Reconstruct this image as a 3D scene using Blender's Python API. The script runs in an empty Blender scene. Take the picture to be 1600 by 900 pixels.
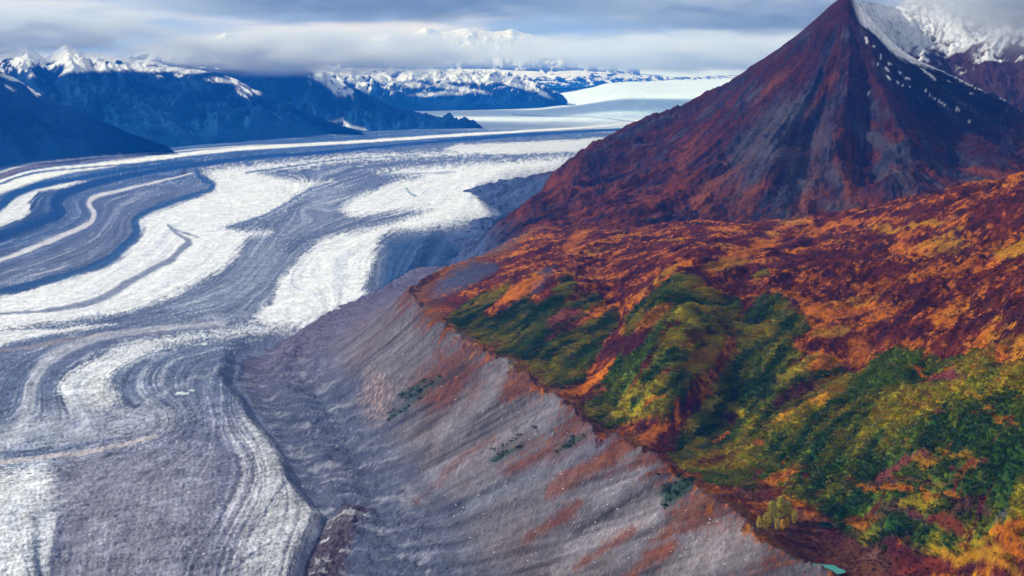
import bpy, math, random
import numpy as np
from mathutils import Vector

random.seed(7)
rng = np.random.default_rng(7)
SC = bpy.context.scene
COL = SC.collection

# ------------------------------------------------------------------ camera
CAM_H = 600.0
PITCH = math.radians(9.25)
FOC = 2198.0                      # focal length in units of 1/1600 of the frame width
cam_data = bpy.data.cameras.new("camera")
cam = bpy.data.objects.new("camera", cam_data)
COL.objects.link(cam)
cam.location = (0, 0, CAM_H)
cam.rotation_euler = (math.pi / 2 - PITCH, 0, 0)
cam_data.sensor_width = 36
cam_data.lens = 36 * FOC / 1600
cam_data.clip_start = 5
cam_data.clip_end = 200000
SC.camera = cam

# ------------------------------------------------------------------ light
SUN_AZ = math.radians(-72)        # measured from +Y (the view direction), negative = left
SUN_EL = math.radians(31)
world = bpy.data.worlds.new("World")
SC.world = world
world.use_nodes = True
sun_data = bpy.data.lights.new("sun", 'SUN')
sun_data.energy = 4.9
sun_data.angle = math.radians(3)
sun_data.color = (1.0, 0.93, 0.84)
sun = bpy.data.objects.new("sun", sun_data)
COL.objects.link(sun)
sdir = Vector((math.sin(SUN_AZ) * math.cos(SUN_EL), math.cos(SUN_AZ) * math.cos(SUN_EL), math.sin(SUN_EL)))
sun.rotation_euler = sdir.to_track_quat('Z', 'Y').to_euler()

def build_world():
    nt = world.node_tree
    nt.nodes.clear()
    N, L = nt.nodes.new, nt.links.new
    out = N('ShaderNodeOutputWorld')
    sky = N('ShaderNodeTexSky'); sky.sky_type = 'NISHITA'; sky.sun_disc = False
    sky.sun_elevation = SUN_EL; sky.sun_rotation = SUN_AZ; sky.altitude = 1500
    bg1 = N('ShaderNodeBackground'); bg1.inputs['Strength'].default_value = 0.1
    L(sky.outputs[0], bg1.inputs['Color'])
    tc = N('ShaderNodeTexCoord')
    mp = N('ShaderNodeMapping'); mp.inputs['Scale'].default_value = (2.6, 2.6, 26)
    mp.inputs['Location'].default_value = (3.1, 0.4, 0.9)
    L(tc.outputs['Generated'], mp.inputs['Vector'])
    n1 = N('ShaderNodeTexNoise'); n1.inputs['Scale'].default_value = 1.6
    n1.inputs['Detail'].default_value = 7; n1.inputs['Roughness'].default_value = 0.5
    n1.inputs['Distortion'].default_value = 0.25
    L(mp.outputs[0], n1.inputs['Vector'])
    cr = N('ShaderNodeValToRGB')
    e = cr.color_ramp.elements
    e[0].position = 0.36; e[0].color = (0.36, 0.42, 0.54, 1)
    e[1].position = 0.61; e[1].color = (1.25, 1.2, 1.12, 1)
    m = e.new(0.50); m.color = (0.54, 0.60, 0.70, 1)
    L(n1.outputs['Fac'], cr.inputs[0])
    bg2 = N('ShaderNodeBackground'); bg2.inputs['Strength'].default_value = 0.68
    L(cr.outputs[0], bg2.inputs['Color'])
    mix = N('ShaderNodeMixShader'); mix.inputs[0].default_value = 0.97
    L(bg1.outputs[0], mix.inputs[1]); L(bg2.outputs[0], mix.inputs[2])
    L(mix.outputs[0], out.inputs['Surface'])
build_world()

SC.view_settings.view_transform = 'Standard'
SC.view_settings.look = 'None'
SC.view_settings.exposure = 0.0
SC.view_settings.gamma = 1.0
SC.cycles.use_denoising = True
SC.cycles.max_bounces = 6
SC.cycles.diffuse_bounces = 2
SC.cycles.volume_bounces = 1
SC.cycles.use_adaptive_sampling = True

# ------------------------------------------------------------------ numeric helpers
CP, SP = math.cos(PITCH), math.sin(PITCH)

def ray(px, py):
    """direction of the sight line through a point of the 1600 x 900 picture"""
    u = (np.asarray(px, float) - 800) / FOC
    v = (450 - np.asarray(py, float)) / FOC
    return u, CP + v * SP, -SP + v * CP

def at_height(px, py, z):
    dx, dy, dz = ray(px, py)
    t = (z - CAM_H) / dz
    return dx * t, dy * t

def at_dist(px, py, Y):
    dx, dy, dz = ray(px, py)
    t = Y / dy
    return dx * t, CAM_H + dz * t

def q_of(x, y):
    return FOC * x / y / 1000.0, 1.32e6 / y / 1000.0

def lerp(a, b, t):
    return a + (b - a) * t

def sstep(a, b, x):
    t = np.clip((x - a) / (b - a), 0, 1)
    return t * t * (3 - 2 * t)

_P = np.random.default_rng(11).permutation(512)
_P = np.concatenate([_P, _P]).astype(np.int64)
_G = np.array([(math.cos(a), math.sin(a)) for a in np.linspace(0, 2 * math.pi, 32, endpoint=False)])

def perlin(x, y):
    xi = np.floor(x).astype(np.int64); yi = np.floor(y).astype(np.int64)
    xf = x - xi; yf = y - yi
    xi &= 511; yi &= 511
    u = xf * xf * xf * (xf * (xf * 6 - 15) + 10)
    v = yf * yf * yf * (yf * (yf * 6 - 15) + 10)
    def g(ix, iy, fx, fy):
        h = _P[(_P[ix & 511] + iy) & 1023] & 31
        gg = _G[h]
        return gg[..., 0] * fx + gg[..., 1] * fy
    a = g(xi, yi, xf, yf); b = g(xi + 1, yi, xf - 1, yf)
    c = g(xi, yi + 1, xf, yf - 1); d = g(xi + 1, yi + 1, xf - 1, yf - 1)
    return (lerp(lerp(a, b, u), lerp(c, d, u), v)) * 1.5

def fbm(x, y, o=5, gain=0.5, lac=2.03, seed=0):
    s = 0; a = 1.0; t = 0
    x = x + seed * 17.3; y = y + seed * 9.7
    for i in range(o):
        s = s + a * perlin(x, y); t += a
        x = x * lac + 31.7; y = y * lac + 11.3; a *= gain
    return s / t

def ridged(x, y, o=5, gain=0.5, lac=2.05, seed=0):
    s = 0; a = 1.0; t = 0
    x = x + seed * 13.1; y = y + seed * 7.9
    for i in range(o):
        s = s + a * (1 - 2 * np.abs(perlin(x, y))); t += a
        x = x * lac + 5.7; y = y * lac + 19.3; a *= gain
    return s / t

class TPS:
    def __init__(self, pts, vals, lam=1e-4):
        P = np.asarray(pts, float); v = np.asarray(vals, float)
        n = len(P)
        K = self.k(P, P) + lam * np.eye(n)
        A = np.zeros((n + 3, n + 3))
        A[:n, :n] = K; A[:n, n] = 1; A[:n, n + 1:] = P
        A[n, :n] = 1; A[n + 1:, :n] = P.T
        self.w = np.linalg.solve(A, np.concatenate([v, [0, 0, 0]]))
        self.P = P
    @staticmethod
    def k(a, b):
        d2 = (a[:, None, 0] - b[None, :, 0]) ** 2 + (a[:, None, 1] - b[None, :, 1]) ** 2
        return d2 * np.log(d2 + 1e-12) * 0.5
    def __call__(self, a, b):
        sh = np.shape(a)
        X = np.stack([np.ravel(a), np.ravel(b)], 1)
        out = np.empty(len(X)); n = len(self.P)
        for i in range(0, len(X), 20000):
            c = X[i:i + 20000]
            out[i:i + 20000] = self.k(c, self.P) @ self.w[:n] + self.w[n] + c @ self.w[n + 1:]
        return out.reshape(sh)

def poly_sd(a, b, poly):
    """signed distance (positive inside) of points to a closed polygon"""
    P = np.asarray(poly, float)
    d2 = np.full(np.shape(a), 1e18); ins = np.zeros(np.shape(a), bool)
    for (x1, y1), (x2, y2) in zip(P, np.roll(P, -1, 0)):
        ex, ey = x2 - x1, y2 - y1
        t = np.clip(((a - x1) * ex + (b - y1) * ey) / (ex * ex + ey * ey + 1e-12), 0, 1)
        d2 = np.minimum(d2, (a - x1 - t * ex) ** 2 + (b - y1 - t * ey) ** 2)
        c = ((y1 > b) != (y2 > b))
        with np.errstate(divide='ignore', invalid='ignore'):
            xx = (x2 - x1) * (b - y1) / (y2 - y1 + 1e-30) + x1
        ins ^= (c & (a < xx))
    d = np.sqrt(d2)
    return np.where(ins, d, -d)

def line_d(a, b, pts, wid=None):
    """distance to a polyline; with widths, distance divided by the local half width"""
    P = np.asarray(pts, float)
    best = np.full(np.shape(a), 1e18)
    for i in range(len(P) - 1):
        x1, y1 = P[i]; x2, y2 = P[i + 1]
        ex, ey = x2 - x1, y2 - y1
        t = np.clip(((a - x1) * ex + (b - y1) * ey) / (ex * ex + ey * ey + 1e-12), 0, 1)
        d = np.sqrt((a - x1 - t * ex) ** 2 + (b - y1 - t * ey) ** 2)
        if wid is not None:
            d = d / (wid[i] + t * (wid[i + 1] - wid[i]))
        best = np.minimum(best, d)
    return best

def spline(pts, n=6):
    """Catmull-Rom refinement of a traced line"""
    P = [np.asarray(p, float) for p in pts]
    P = [2 * P[0] - P[1]] + P + [2 * P[-1] - P[-2]]
    out = []
    for i in range(1, len(P) - 2):
        for k in range(n):
            t = k / n
            out.append(0.5 * ((2 * P[i]) + (-P[i - 1] + P[i + 1]) * t + (2 * P[i - 1] - 5 * P[i] + 4 * P[i + 1] - P[i + 2]) * t * t
                              + (-P[i - 1] + 3 * P[i] - 3 * P[i + 1] + P[i + 2]) * t ** 3))
    out.append(P[-2])
    return np.array(out)

def grid_mesh(name, X, Y, Z, colr, mat, extra=None, keep=None):
    """one terrain sheet from arrays [rows, cols]; colr is albedo per vertex"""
    r, c = X.shape
    co = np.stack([X, Y, Z], -1).reshape(-1, 3)
    idx = np.arange(r * c).reshape(r, c)
    q = np.stack([idx[:-1, :-1], idx[:-1, 1:], idx[1:, 1:], idx[1:, :-1]], -1).reshape(-1, 4)
    if keep is not None:
        k = keep[:-1, :-1] | keep[:-1, 1:] | keep[1:, 1:] | keep[1:, :-1]
        q = q[k.reshape(-1)]
        used = np.zeros(r * c, bool); used[q.ravel()] = True
        remap = np.cumsum(used) - 1
        q = remap[q]; co = co[used]
        colr = colr.reshape(-1, 3)[used]
        if extra is not None:
            extra = {k2: v.reshape(-1)[used] for k2, v in extra.items()}
    me = bpy.data.meshes.new(name)
    n = len(co); f = len(q)
    me.vertices.add(n); me.vertices.foreach_set('co', co.astype(np.float32).ravel())
    me.loops.add(f * 4); me.loops.foreach_set('vertex_index', q.astype(np.int32).ravel())
    me.polygons.add(f); me.polygons.foreach_set('loop_start', np.arange(0, f * 4, 4, dtype=np.int32))
    me.polygons.foreach_set('use_smooth', np.ones(f, bool))
    me.update(calc_edges=True)
    ca = me.attributes.new('albedo', 'FLOAT_COLOR', 'POINT')
    cc = np.ones((n, 4), np.float32); cc[:, :3] = np.clip(colr.reshape(-1, 3), 0, 1)
    ca.data.foreach_set('color', cc.ravel())
    if extra:
        for k2, v in extra.items():
            at = me.attributes.new(k2, 'FLOAT', 'POINT'); at.data.foreach_set('value', v.astype(np.float32).ravel())
    me.materials.append(mat)
    ob = bpy.data.objects.new(name, me); COL.objects.link(ob)
    return ob

def structure(o, label=None):
    o['kind'] = 'structure'
    if label: o['label'] = label
    return o

# ------------------------------------------------------------------ materials
def ground_material(name, rough=0.9, layers=((0.08, 0.5, 0.5),), bump=((0.1, 1.0),), spec=0.2, grain=None):
    """albedo attribute x world-space mottling, with bump at several sizes.
    layers: (scale, contrast, roughness of noise); bump: (scale, height in metres)"""
    m = bpy.data.materials.new(name); m.use_nodes = True
    nt = m.node_tree; nt.nodes.clear(); N, L = nt.nodes.new, nt.links.new
    out = N('ShaderNodeOutputMaterial'); bs = N('ShaderNodeBsdfPrincipled')
    bs.inputs['Roughness'].default_value = rough
    bs.inputs['Specular IOR Level'].default_value = spec
    at = N('ShaderNodeAttribute'); at.attribute_name = 'albedo'
    tc = N('ShaderNodeTexCoord')
    cur = at.outputs['Color']
    for sc, con, ro in layers:
        n = N('ShaderNodeTexNoise'); n.inputs['Scale'].default_value = sc
        n.inputs['Detail'].default_value = 6; n.inputs['Roughness'].default_value = ro
        L(tc.outputs['Object'], n.inputs['Vector'])
        mr = N('ShaderNodeMapRange'); mr.inputs['From Min'].default_value = 0.25; mr.inputs['From Max'].default_value = 0.75
        mr.inputs['To Min'].default_value = 1 - con; mr.inputs['To Max'].default_value = 1 + con
        L(n.outputs['Fac'], mr.inputs['Value'])
        mx = N('ShaderNodeVectorMath'); mx.operation = 'MULTIPLY'
        L(cur, mx.inputs[0]); L(mr.outputs[0], mx.inputs[1])
        cur = mx.outputs[0]
    L(cur, bs.inputs['Base Color'])
    prev = None
    for sc, h in bump:
        n = N('ShaderNodeTexNoise'); n.inputs['Scale'].default_value = sc
        n.inputs['Detail'].default_value = 7; n.inputs['Roughness'].default_value = 0.6
        L(tc.outputs['Object'], n.inputs['Vector'])
        b = N('ShaderNodeBump'); b.inputs['Strength'].default_value = 1.0; b.inputs['Distance'].default_value = h
        L(n.outputs['Fac'], b.inputs['Height'])
        if prev is not None: L(prev, b.inputs['Normal'])
        prev = b.outputs[0]
    if prev is not None: L(prev, bs.inputs['Normal'])
    L(bs.outputs[0], out.inputs['Surface'])
    return m

MAT_ICE = ground_material('glacier_ice_and_debris', 0.8, ((0.02, 0.2, 0.6), (0.11, 0.27, 0.7)), ((0.02, 9.0), (0.09, 3.5)), spec=0.0)
MAT_LAND = ground_material('tundra_and_gravel', 0.95, ((0.05, 0.35, 0.6), (0.22, 0.5, 0.75)), ((0.05, 7.0), (0.22, 3.0)), spec=0.03)
MAT_PEAK = ground_material('mountain_scree', 0.95, ((0.012, 0.25, 0.6), (0.08, 0.6, 0.75)), ((0.016, 24.0), (0.07, 7.0)), spec=0.02)
MAT_FAR = ground_material('far_rock_and_snow', 1.0, ((0.004, 0.15, 0.6),), ((0.004, 90.0), (0.02, 25.0)), spec=0.0)

def C(*a): return np.array(a, float)

def mixc(col, new, m):
    return col + (np.asarray(new) - col) * m[..., None]

# ------------------------------------------------------------------ glacier
# traced shapes: picture coordinates brought down onto the ice plane (z = 0)
def g_coords(x, y):
    """plane coordinates in which the traced bands are evenly sized (projective map of the ice plane)"""
    # a point (x, y, 0) of the plane, seen from the survey point above the origin
    dz = -CAM_H
    fwd = y * CP - dz * SP
    up = y * SP + dz * CP
    return 800 + FOC * x / fwd, 450 - FOC * up / fwd

BAND3 = [(320,270),(350,264),(450,256),(530,246),(650,241),(720,238),(800,235),(700,243),(640,247),(540,254),(450,264),(405,270),(440,280),(500,286),(520,285),(490,295),(460,310),
 (440,325),(420,335),(390,345),(365,352),(355,358),(380,364),(425,365),(400,372),(385,376),(370,400),(350,420),(300,450),(272,466),(225,482),(175,492),(112,504),(60,510),(-40,522),(-40,475),
 (0,465),(75,445),(130,428),(175,413),(200,390),(218,375),(222,360),(216,350),(230,338),(280,318),(325,302),(336,292),(330,282)]
BAND3B = [(180,509),(100,515),(30,519),(-40,525),(-40,555),(0,545),(60,530),(120,520)]
BAND45 = [(587,272),(625,266),(675,262),(750,257),(800,254),(905,243),(1000,225),(1000,240),(905,258),(870,268),(800,282),(770,286),(742,296),(737,303),(760,318),(775,332),(762,343),(725,348),(675,357),(617,362),(598,371),
 (587,395),(576,425),(570,447),(566,480),(545,500),(505,514),(470,512),(430,513),(395,508),(410,492),(425,468),(437,440),(460,415),(475,400),(500,380),(515,370),(575,360),(625,346),(675,329),(620,333),(575,339),(545,339),(531,330),(555,312),(590,297),(617,285),(660,277)]
BAND6 = [(693,234),(715,227),(800,224),(900,219),(1000,210),(1000,222),(905,238),(800,242),(725,241)]
PATCH_L = [(-40,362),(0,355),(30,345),(47,335),(45,318),(57,302),(105,294),(155,284),(110,286),(75,290),(37,300),(15,317),(0,332),(-40,345)]
SWIRL = [(470,514),(400,516),(300,527),(212,537),(160,560),(130,572),(105,590),(92,607),(100,625),(120,640),(155,645),(187,635),(185,622),(172,605),(174,592),(192,577),(225,560),(260,546),(300,535),(400,523),(470,519)]
PATCH_B = [(-60,750),(0,745),(35,735),(72,730),(84,750),(80,800),(75,840),(60,870),(45,960),(-60,960)]
PATCH_E = [(392,668),(425,668),(448,700),(462,740),(488,775),(518,795),(516,815),(490,850),(470,900),(455,960),(360,960),(390,850),(385,800),(392,760),(400,720)]

def bend(pts):
    return spline(pts, 5)

GLINES = [  # (points, half widths, target albedo, strength)
 ([(1030,200),(960,203),(880,208),(800,213),(700,221),(600,230),(500,240),(400,247),(320,257),(240,269),(160,285),(125,295),(95,308),(86,322),(91,335),(50,353),(0,373),(-40,385)], (1.5,2,2,2.2,2.2,2.2,2.5,3,3.5,3.5,5,6,8,9,9,8,8,8), (0.018,0.055,0.17), 1.0),
 ([(300,254),(200,267),(125,280),(80,288),(55,294),(30,302),(12,313),(0,325),(-30,345)], (2,2.5,3,4,5,6,6,6,6), (0.02,0.07,0.2), 1.0),
 ([(1000,190),(900,200),(800,207),(700,213),(600,220),(500,226),(400,232),(350,236),(250,247),(150,261),(100,269),(50,280),(15,291),(-20,302)], (1.5,1.5,1.5,2,2,2,2.5,2.5,3,4,4,6,7,8), (0.82,0.87,0.9), 0.9),
 ([(300,243),(260,249),(200,254),(125,260),(50,269),(0,285),(-20,292)], (0.6,0.8,1,1.2,1.5,2,2), (0.78,0.83,0.88), 0.9),
 ([(280,253),(200,258),(125,264),(50,273),(0,289),(-20,297)], (0.7,0.8,1,1.2,1.5,1.5), (0.03,0.08,0.2), 0.9),
 ([(500,227),(400,228),(225,241),(150,247),(75,254),(37,260),(0,271),(-20,278)], (0.6,0.8,1,1,1.2,1.2,1.4,1.4), (0.6,0.62,0.7), 0.8),
 ([(225,246),(150,252),(75,259),(37,265),(0,277),(-20,285)], (1,1.2,1.5,2,2.5,2.5), (0.2,0.14,0.15), 0.7),
 ([(300,272),(240,287),(200,297),(158,306),(141,314),(140,324),(147,335),(140,350),(110,365),(75,380),(25,400),(0,409),(-30,418)], (1,1.5,2,2.5,3,3,3.2,3.2,3,3,3,3,3), (0.62,0.64,0.72), 0.85),
 ([(200,291),(155,300),(130,308),(125,318),(132,330),(135,338),(110,355),(70,368),(0,388)], (1,1.5,2,2.4,2.4,2,2,2,2), (0.06,0.11,0.24), 0.75),
 ([(230,292),(190,302),(158,312),(150,322),(155,336),(148,352),(118,370),(80,388),(0,420),(-30,430)], (1,1,1.5,2,2,2,2,2.5,2.5,2.5), (0.1,0.14,0.27), 0.7),
 ([(307,268),(315,280),(332,290),(322,300),(275,316),(225,335),(211,347),(214,360),(210,373),(193,389),(168,410),(122,427),(72,442),(0,460),(-40,468)], (3,4,4,4,4,5,5,5,6,7,7,6,6,5,5), (0.03,0.08,0.2), 0.95),
 ([(262,352),(270,362),(285,372),(296,381),(286,389),(270,405),(250,417),(222,432),(188,452),(158,470),(110,484),(50,490),(0,492)], (1.5,2,2.5,4,4,4,4,4,5,6,3,2,2), (0.13,0.17,0.28), 0.85),
 ([(266,358),(290,366),(312,373)], (1,1.5,1), (0.15,0.2,0.3), 0.8),
 ([(384,272),(400,269),(450,262),(520,252),(600,247),(655,245)], (1.2,1.4,1.2,1,0.8,0.6), (0.08,0.14,0.25), 0.9),
 ([(355,358),(372,352),(395,345),(425,333),(450,318),(480,300),(515,288)], (1.5,2,2,2,2,2,1), (0.1,0.15,0.28), 0.8),
 ([(600,275),(650,273),(712,271)], (0.8,1,0.8), (0.2,0.27,0.4), 0.8),
 ([(634,295),(640,303),(650,308)], (1,1.2,1), (0.1,0.25,0.35), 0.9),
 ([(800,177),(850,180),(900,183),(960,188),(1030,195)], (0.5,0.6,0.6,0.6,0.6), (0.1,0.16,0.3), 0.9),
 ([(350,510),(250,517),(175,527),(125,542),(84,560),(60,582),(50,610),(42,637),(36,665),(20,690),(-20,705)], (3,4,5,6,8,9,9,9,9,9,9), (0.5,0.53,0.62), 0.55),
 ([(340,513),(250,523),(190,535),(130,555),(95,575),(75,600),(72,625),(85,650),(120,668)], (2,3,4,5,6,7,7,7,6), (0.13,0.15,0.25), 0.5),
 ([(245,690),(225,693),(187,702),(125,714),(62,719),(0,727),(-40,730)], (3,3,2.5,2.5,2.5,3,3), (0.5,0.46,0.48), 0.7),
 ([(190,692),(125,702),(75,710),(0,714),(-40,715)], (2,3,4,5,5), (0.08,0.11,0.2), 0.6),
 ([(332,690),(348,704),(362,720),(367,740),(358,762),(345,778),(350,800)], (8,8,7,7,7,6,5), (0.12,0.14,0.22), 0.6),
 ([(460,742),(440,768),(425,790),(405,818)], (1.2,1.8,1.6,1), (0.08,0.1,0.18), 0.8),
 ([(408,862),(385,880),(362,900)], (1.2,1.5,1.2), (0.09,0.11,0.2), 0.8),
 ([(160,640),(190,650),(215,645),(250,622),(290,600),(330,590)], (4,5,4,3,3,3), (0.42,0.46,0.56), 0.35),
 ([(100,655),(60,670),(0,680)], (8,8,8), (0.42,0.46,0.56), 0.4),
 ([(170,525),(110,535),(60,545),(0,552)], (2,3,3,2), (0.3,0.26,0.27), 0.5),
]
# flow lines: level value rises from the far left bank towards the near right bank
FLOW = [
 (0.0, [(1100,185),(1000,186),(800,200),(600,212),(400,224),(250,238),(100,248),(0,262),(-60,270)]),
 (1.0, [(1050,198),(900,205),(700,217),(500,232),(300,250),(150,266),(60,282),(15,300),(-40,320)]),
 (2.0, [(1030,202),(880,208),(700,221),(500,240),(320,257),(160,285),(95,308),(86,322),(91,335),(50,353),(0,373),(-60,390)]),
 (3.0, [(1030,208),(850,217),(700,228),(500,248),(300,272),(200,297),(141,314),(140,324),(147,335),(110,365),(0,409),(-60,425)]),
 (4.0, [(1030,214),(850,224),(600,243),(400,256),(307,268),(332,290),(275,316),(211,347),(214,360),(193,389),(122,427),(0,462),(-60,478)]),
 (5.0, [(1010,222),(850,235),(650,245),(450,262),(386,272),(470,286),(440,322),(380,350),(300,372),(280,395),(190,452),(100,486),(-60,500)]),
 (6.0, [(1000,228),(850,243),(680,256),(560,275),(480,305),(420,345),(370,400),(300,450),(200,488),(100,508),(-60,530)]),
 (7.0, [(990,234),(850,252),(700,266),(590,292),(520,330),(450,370),(410,420),(360,465),(250,500),(120,530),(20,560),(-60,590)]),
 (8.0, [(980,240),(850,262),(740,285),(680,330),(550,362),(470,400),(430,455),(380,500),(220,522),(110,545),(45,590),(20,650),(-60,690)]),
 (9.0, [(960,250),(840,272),(760,300),(770,335),(640,360),(580,395),(550,460),(500,508),(350,526),(210,545),(105,590),(95,630),(100,665),(0,700),(-60,705)]),
 (10.0, [(640,370),(600,410),(590,460),(520,512),(420,523),(330,535),(230,565),(190,600),(200,640),(250,650),(240,685),(120,712),(-60,728)]),
 (11.0, [(660,390),(630,440),(560,500),(470,520),(380,545),(300,570),(280,610),(300,650),(290,690),(200,730),(130,780),(90,840),(70,960)]),
 (12.0, [(400,560),(350,580),(335,620),(345,680),(360,740),(340,800),(300,870),(270,960)]),
 (13.0, [(380,590),(390,640),(420,690),(440,740),(450,800),(430,870),(410,960)]),
 (14.0, [(400,610),(440,680),(480,760),(520,800),(500,870),(480,960)]),
]
MARGIN = [(1100,183),(1010,205),(960,224),(905,256),(870,270),(800,286),(765,300),(775,325),(778,340),(740,352),(700,368),(680,395),(668,420),(640,450),(570,490),(505,516),(440,530),(395,545),(372,560),(365,585),(385,610),(400,640),(425,665),(450,700),(465,740),(492,775),(520,797),(500,840),(480,880),(468,920),(450,1000)]

def build_glacier():
    fl_pts, fl_val = [], []
    for v, pts in FLOW:
        s = spline(pts, 2)
        for p in s:
            fl_pts.append((p[0] / 1000, p[1] / 1000 * 2)); fl_val.append(v)
    flow = TPS(fl_pts, fl_val, 1e-5)
    rows = np.concatenate([np.linspace(1000, 240, 470), np.linspace(239.4, 168, 100), np.linspace(167.5, 100, 50)])
    cols = np.linspace(-110, 1230, 660)
    # rows are distances over the ice: dense near, sparse far
    GX, GY = np.meshgrid(cols, rows)
    pit = PITCH + np.arctan((np.maximum(GY, 108) - 450) / FOC)
    Yd = CAM_H / np.tan(pit)
    Yd = np.where(GY > 150, Yd, np.nan)
    # beyond the last band the sheet goes on to 46 km
    base = CAM_H / math.tan(PITCH + math.atan((150 - 450) / FOC))
    for i, rw in enumerate(rows):
        if rw <= 150: Yd[i, :] = base * (46000 / base) ** ((150 - rw) / 50)
    X = (GX - 800) / FOC * (Yd * CP + CAM_H * SP); Y = Yd
    gx, gy = g_coords(X, Y)
    # gentle warp so that traced edges are ragged
    wx = fbm(gx / 26, gy / 13, 5, 0.55, seed=1) * 9
    wy = fbm(gx / 30, gy / 13, 5, 0.55, seed=2) * 4
    near = sstep(240, 600, gy)
    a = gx + wx * (0.35 + 0.9 * near); b = gy + wy * (0.25 + 1.0 * near)
    psi = flow(gx / 1000 + wx * 0.0003, gy / 1000 * 2 + wy * 0.0006)
    along = gx * 0.012
    # base: debris-grey ice, streaked along the flow
    s1 = fbm(psi * 5.0, along * 0.7 + gy * 0.004, 5, 0.62, seed=3)
    s2 = fbm(psi * 22.0, along * 1.2, 4, 0.6, seed=4)
    rough = fbm(gx / 7, gy / 2.2, 5, 0.65, seed=5)
    spk = fbm(gx / 2.6, gy / 1.3, 3, 0.7, seed=6)
    grey = C(0.125, 0.16, 0.255)
    col = np.ones(X.shape + (3,)) * grey
    col *= (1 + 0.55 * s1 + 0.55 * s2)[..., None]
    s4 = fbm(psi * 48.0, along * 2.0, 3, 0.6, seed=14)
    col = mixc(col, C(0.62, 0.66, 0.74), sstep(0.15, 0.55, 0.7 * s1 + 0.8 * s2 + 0.5 * s4 + 0.2 * rough) * 0.5)
    col = mixc(col, C(0.05, 0.09, 0.2), sstep(0.2, 0.6, -0.5 * s1 - 0.8 * s2 - 0.5 * s4) * 0.6)
    # zones: the far left strips are bluer and darker, the near field browner
    leftz = sstep(4.2, 1.5, psi) * sstep(600, 300, gy)
    col = mixc(col, C(0.045, 0.10, 0.23) * (1 + 0.9 * s1 + 1.0 * s2)[..., None], 0.8 * leftz)
    col = mixc(col, C(0.55, 0.60, 0.70), leftz * sstep(0.3, 0.6, s2 + 0.5 * s4) * 0.4)
    browned = sstep(560, 760, gy) * sstep(60, 120, gx)
    col = mixc(col, C(0.17, 0.175, 0.25) * (1 + 0.4 * s1 + 0.3 * s2)[..., None], 0.8 * browned)
    white = C(0.74, 0.79, 0.86)
    def patch(poly, soft, strength=1.0, c=white, tex=0.10):
        nonlocal col
        sd = poly_sd(a, b, poly)
        m = sstep(-soft, soft, sd + 1.2 * rough * soft + 1.8 * s2 * soft + 1.5 * s4 * soft) * strength
        cc = c * (1 + tex * (1.2 * s2 + 0.8 * rough) - 0.03)[..., None]
        dk = sstep(0.30, 0.62, 0.9 * s2 + 0.6 * s4 + 0.5 * rough + 0.25 * s1) * 0.75
        cc = mixc(cc, C(0.33, 0.38, 0.50), dk)
        cc = mixc(cc, C(0.52, 0.60, 0.74), sstep(0.0, 0.45, s1 + 0.3 * s2) * 0.5)
        col = mixc(col, cc, m)
        return m
    patch(spline(BAND3 + BAND3[:1], 2), 6.0)
    patch(BAND3B, 3.0, 0.9)
    m45 = patch(spline(BAND45 + BAND45[:1], 2), 6.0)
    patch(BAND6, 2.0, 0.8)
    patch(PATCH_L, 2.0, 0.95)
    patch(spline(SWIRL + SWIRL[:1], 2), 9.0, 0.9, white * 0.95, 0.28)
    patch(PATCH_B, 20.0, 0.9, white * 0.93, 0.35)
    patch(PATCH_E, 44.0, 0.55, C(0.66, 0.70, 0.74), 0.4)
    for poly, so, stt, cc_ in (([(40,640),(120,645),(240,640),(300,650),(240,680),(140,700),(60,712),(-40,716),(-40,690),(20,670)], 22, 0.45, C(0.5, 0.55, 0.66)),
                              ([(80,740),(140,720),(230,712),(330,730),(330,800),(260,960),(60,960),(90,850)], 40, 0.35, C(0.33, 0.33, 0.40)),
                              ([(400,375),(470,400),(440,430),(400,470),(330,490),(280,485),(360,440)], 20, 0.35, C(0.36, 0.42, 0.54)),
                              ([(420,480),(480,430),(400,490),(300,505),(210,520),(330,515)], 12, 0.3, C(0.5, 0.55, 0.64)),
                              ([(500,290),(560,300),(540,330),(480,370),(440,370),(470,330)], 14, 0.3, C(0.4, 0.46, 0.6))):
        patch(poly, so, stt, cc_, 0.3)
    # smooth bluish-white upper glacier
    up = sstep(212, 188, gy + (gx - 900) * -0.02)
    col = mixc(col, C(0.68, 0.79, 0.90) * (1 + 0.15 * s2 + 0.15 * s1)[..., None], 0.95 * up)
    upw = sstep(186, 166, gy)
    col = mixc(col, C(0.64, 0.77, 0.92) * (1 + 0.1 * s1)[..., None], upw)
    for pts, w, c, st in GLINES:
        sp = spline(pts, 4); ws = np.interp(np.linspace(0, len(w) - 1, len(sp)), np.arange(len(w)), w) * 1.2
        d = line_d(gx + wx * (0.1 + 0.6 * near), gy + wy * (0.08 + 0.7 * near), sp, ws)
        m = sstep(1.35, 0.55, d + 0.35 * s2 + 0.25 * rough) * st
        col = mixc(col, C(*c) * (1 + 0.25 * s2)[..., None], m)
    # stone-strewn near field: pale flecks and dark melt hollows
    nearf = sstep(430, 640, gy)
    col *= (1 + nearf * (0.12 + 0.28 * rough + 0.20 * spk))[..., None]
    blo = fbm(gx / 110, gy / 36, 5, 0.6, seed=47); cv = ridged(gx / 75 + 0.6 * blo, gy / 6 + 0.03 * gx, 3, 0.6, seed=48)
    col *= (1 + nearf * 0.5 * blo - nearf * 0.35 * sstep(0.45, 0.8, cv))[..., None]
    fle = sstep(0.50, 0.62, fbm(gx / 3.1, gy / 1.9, 2, 0.5, seed=8)) * nearf * sstep(600, 700, gy)
    col = mixc(col, C(0.72, 0.74, 0.78), fle * 0.7)
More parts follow.
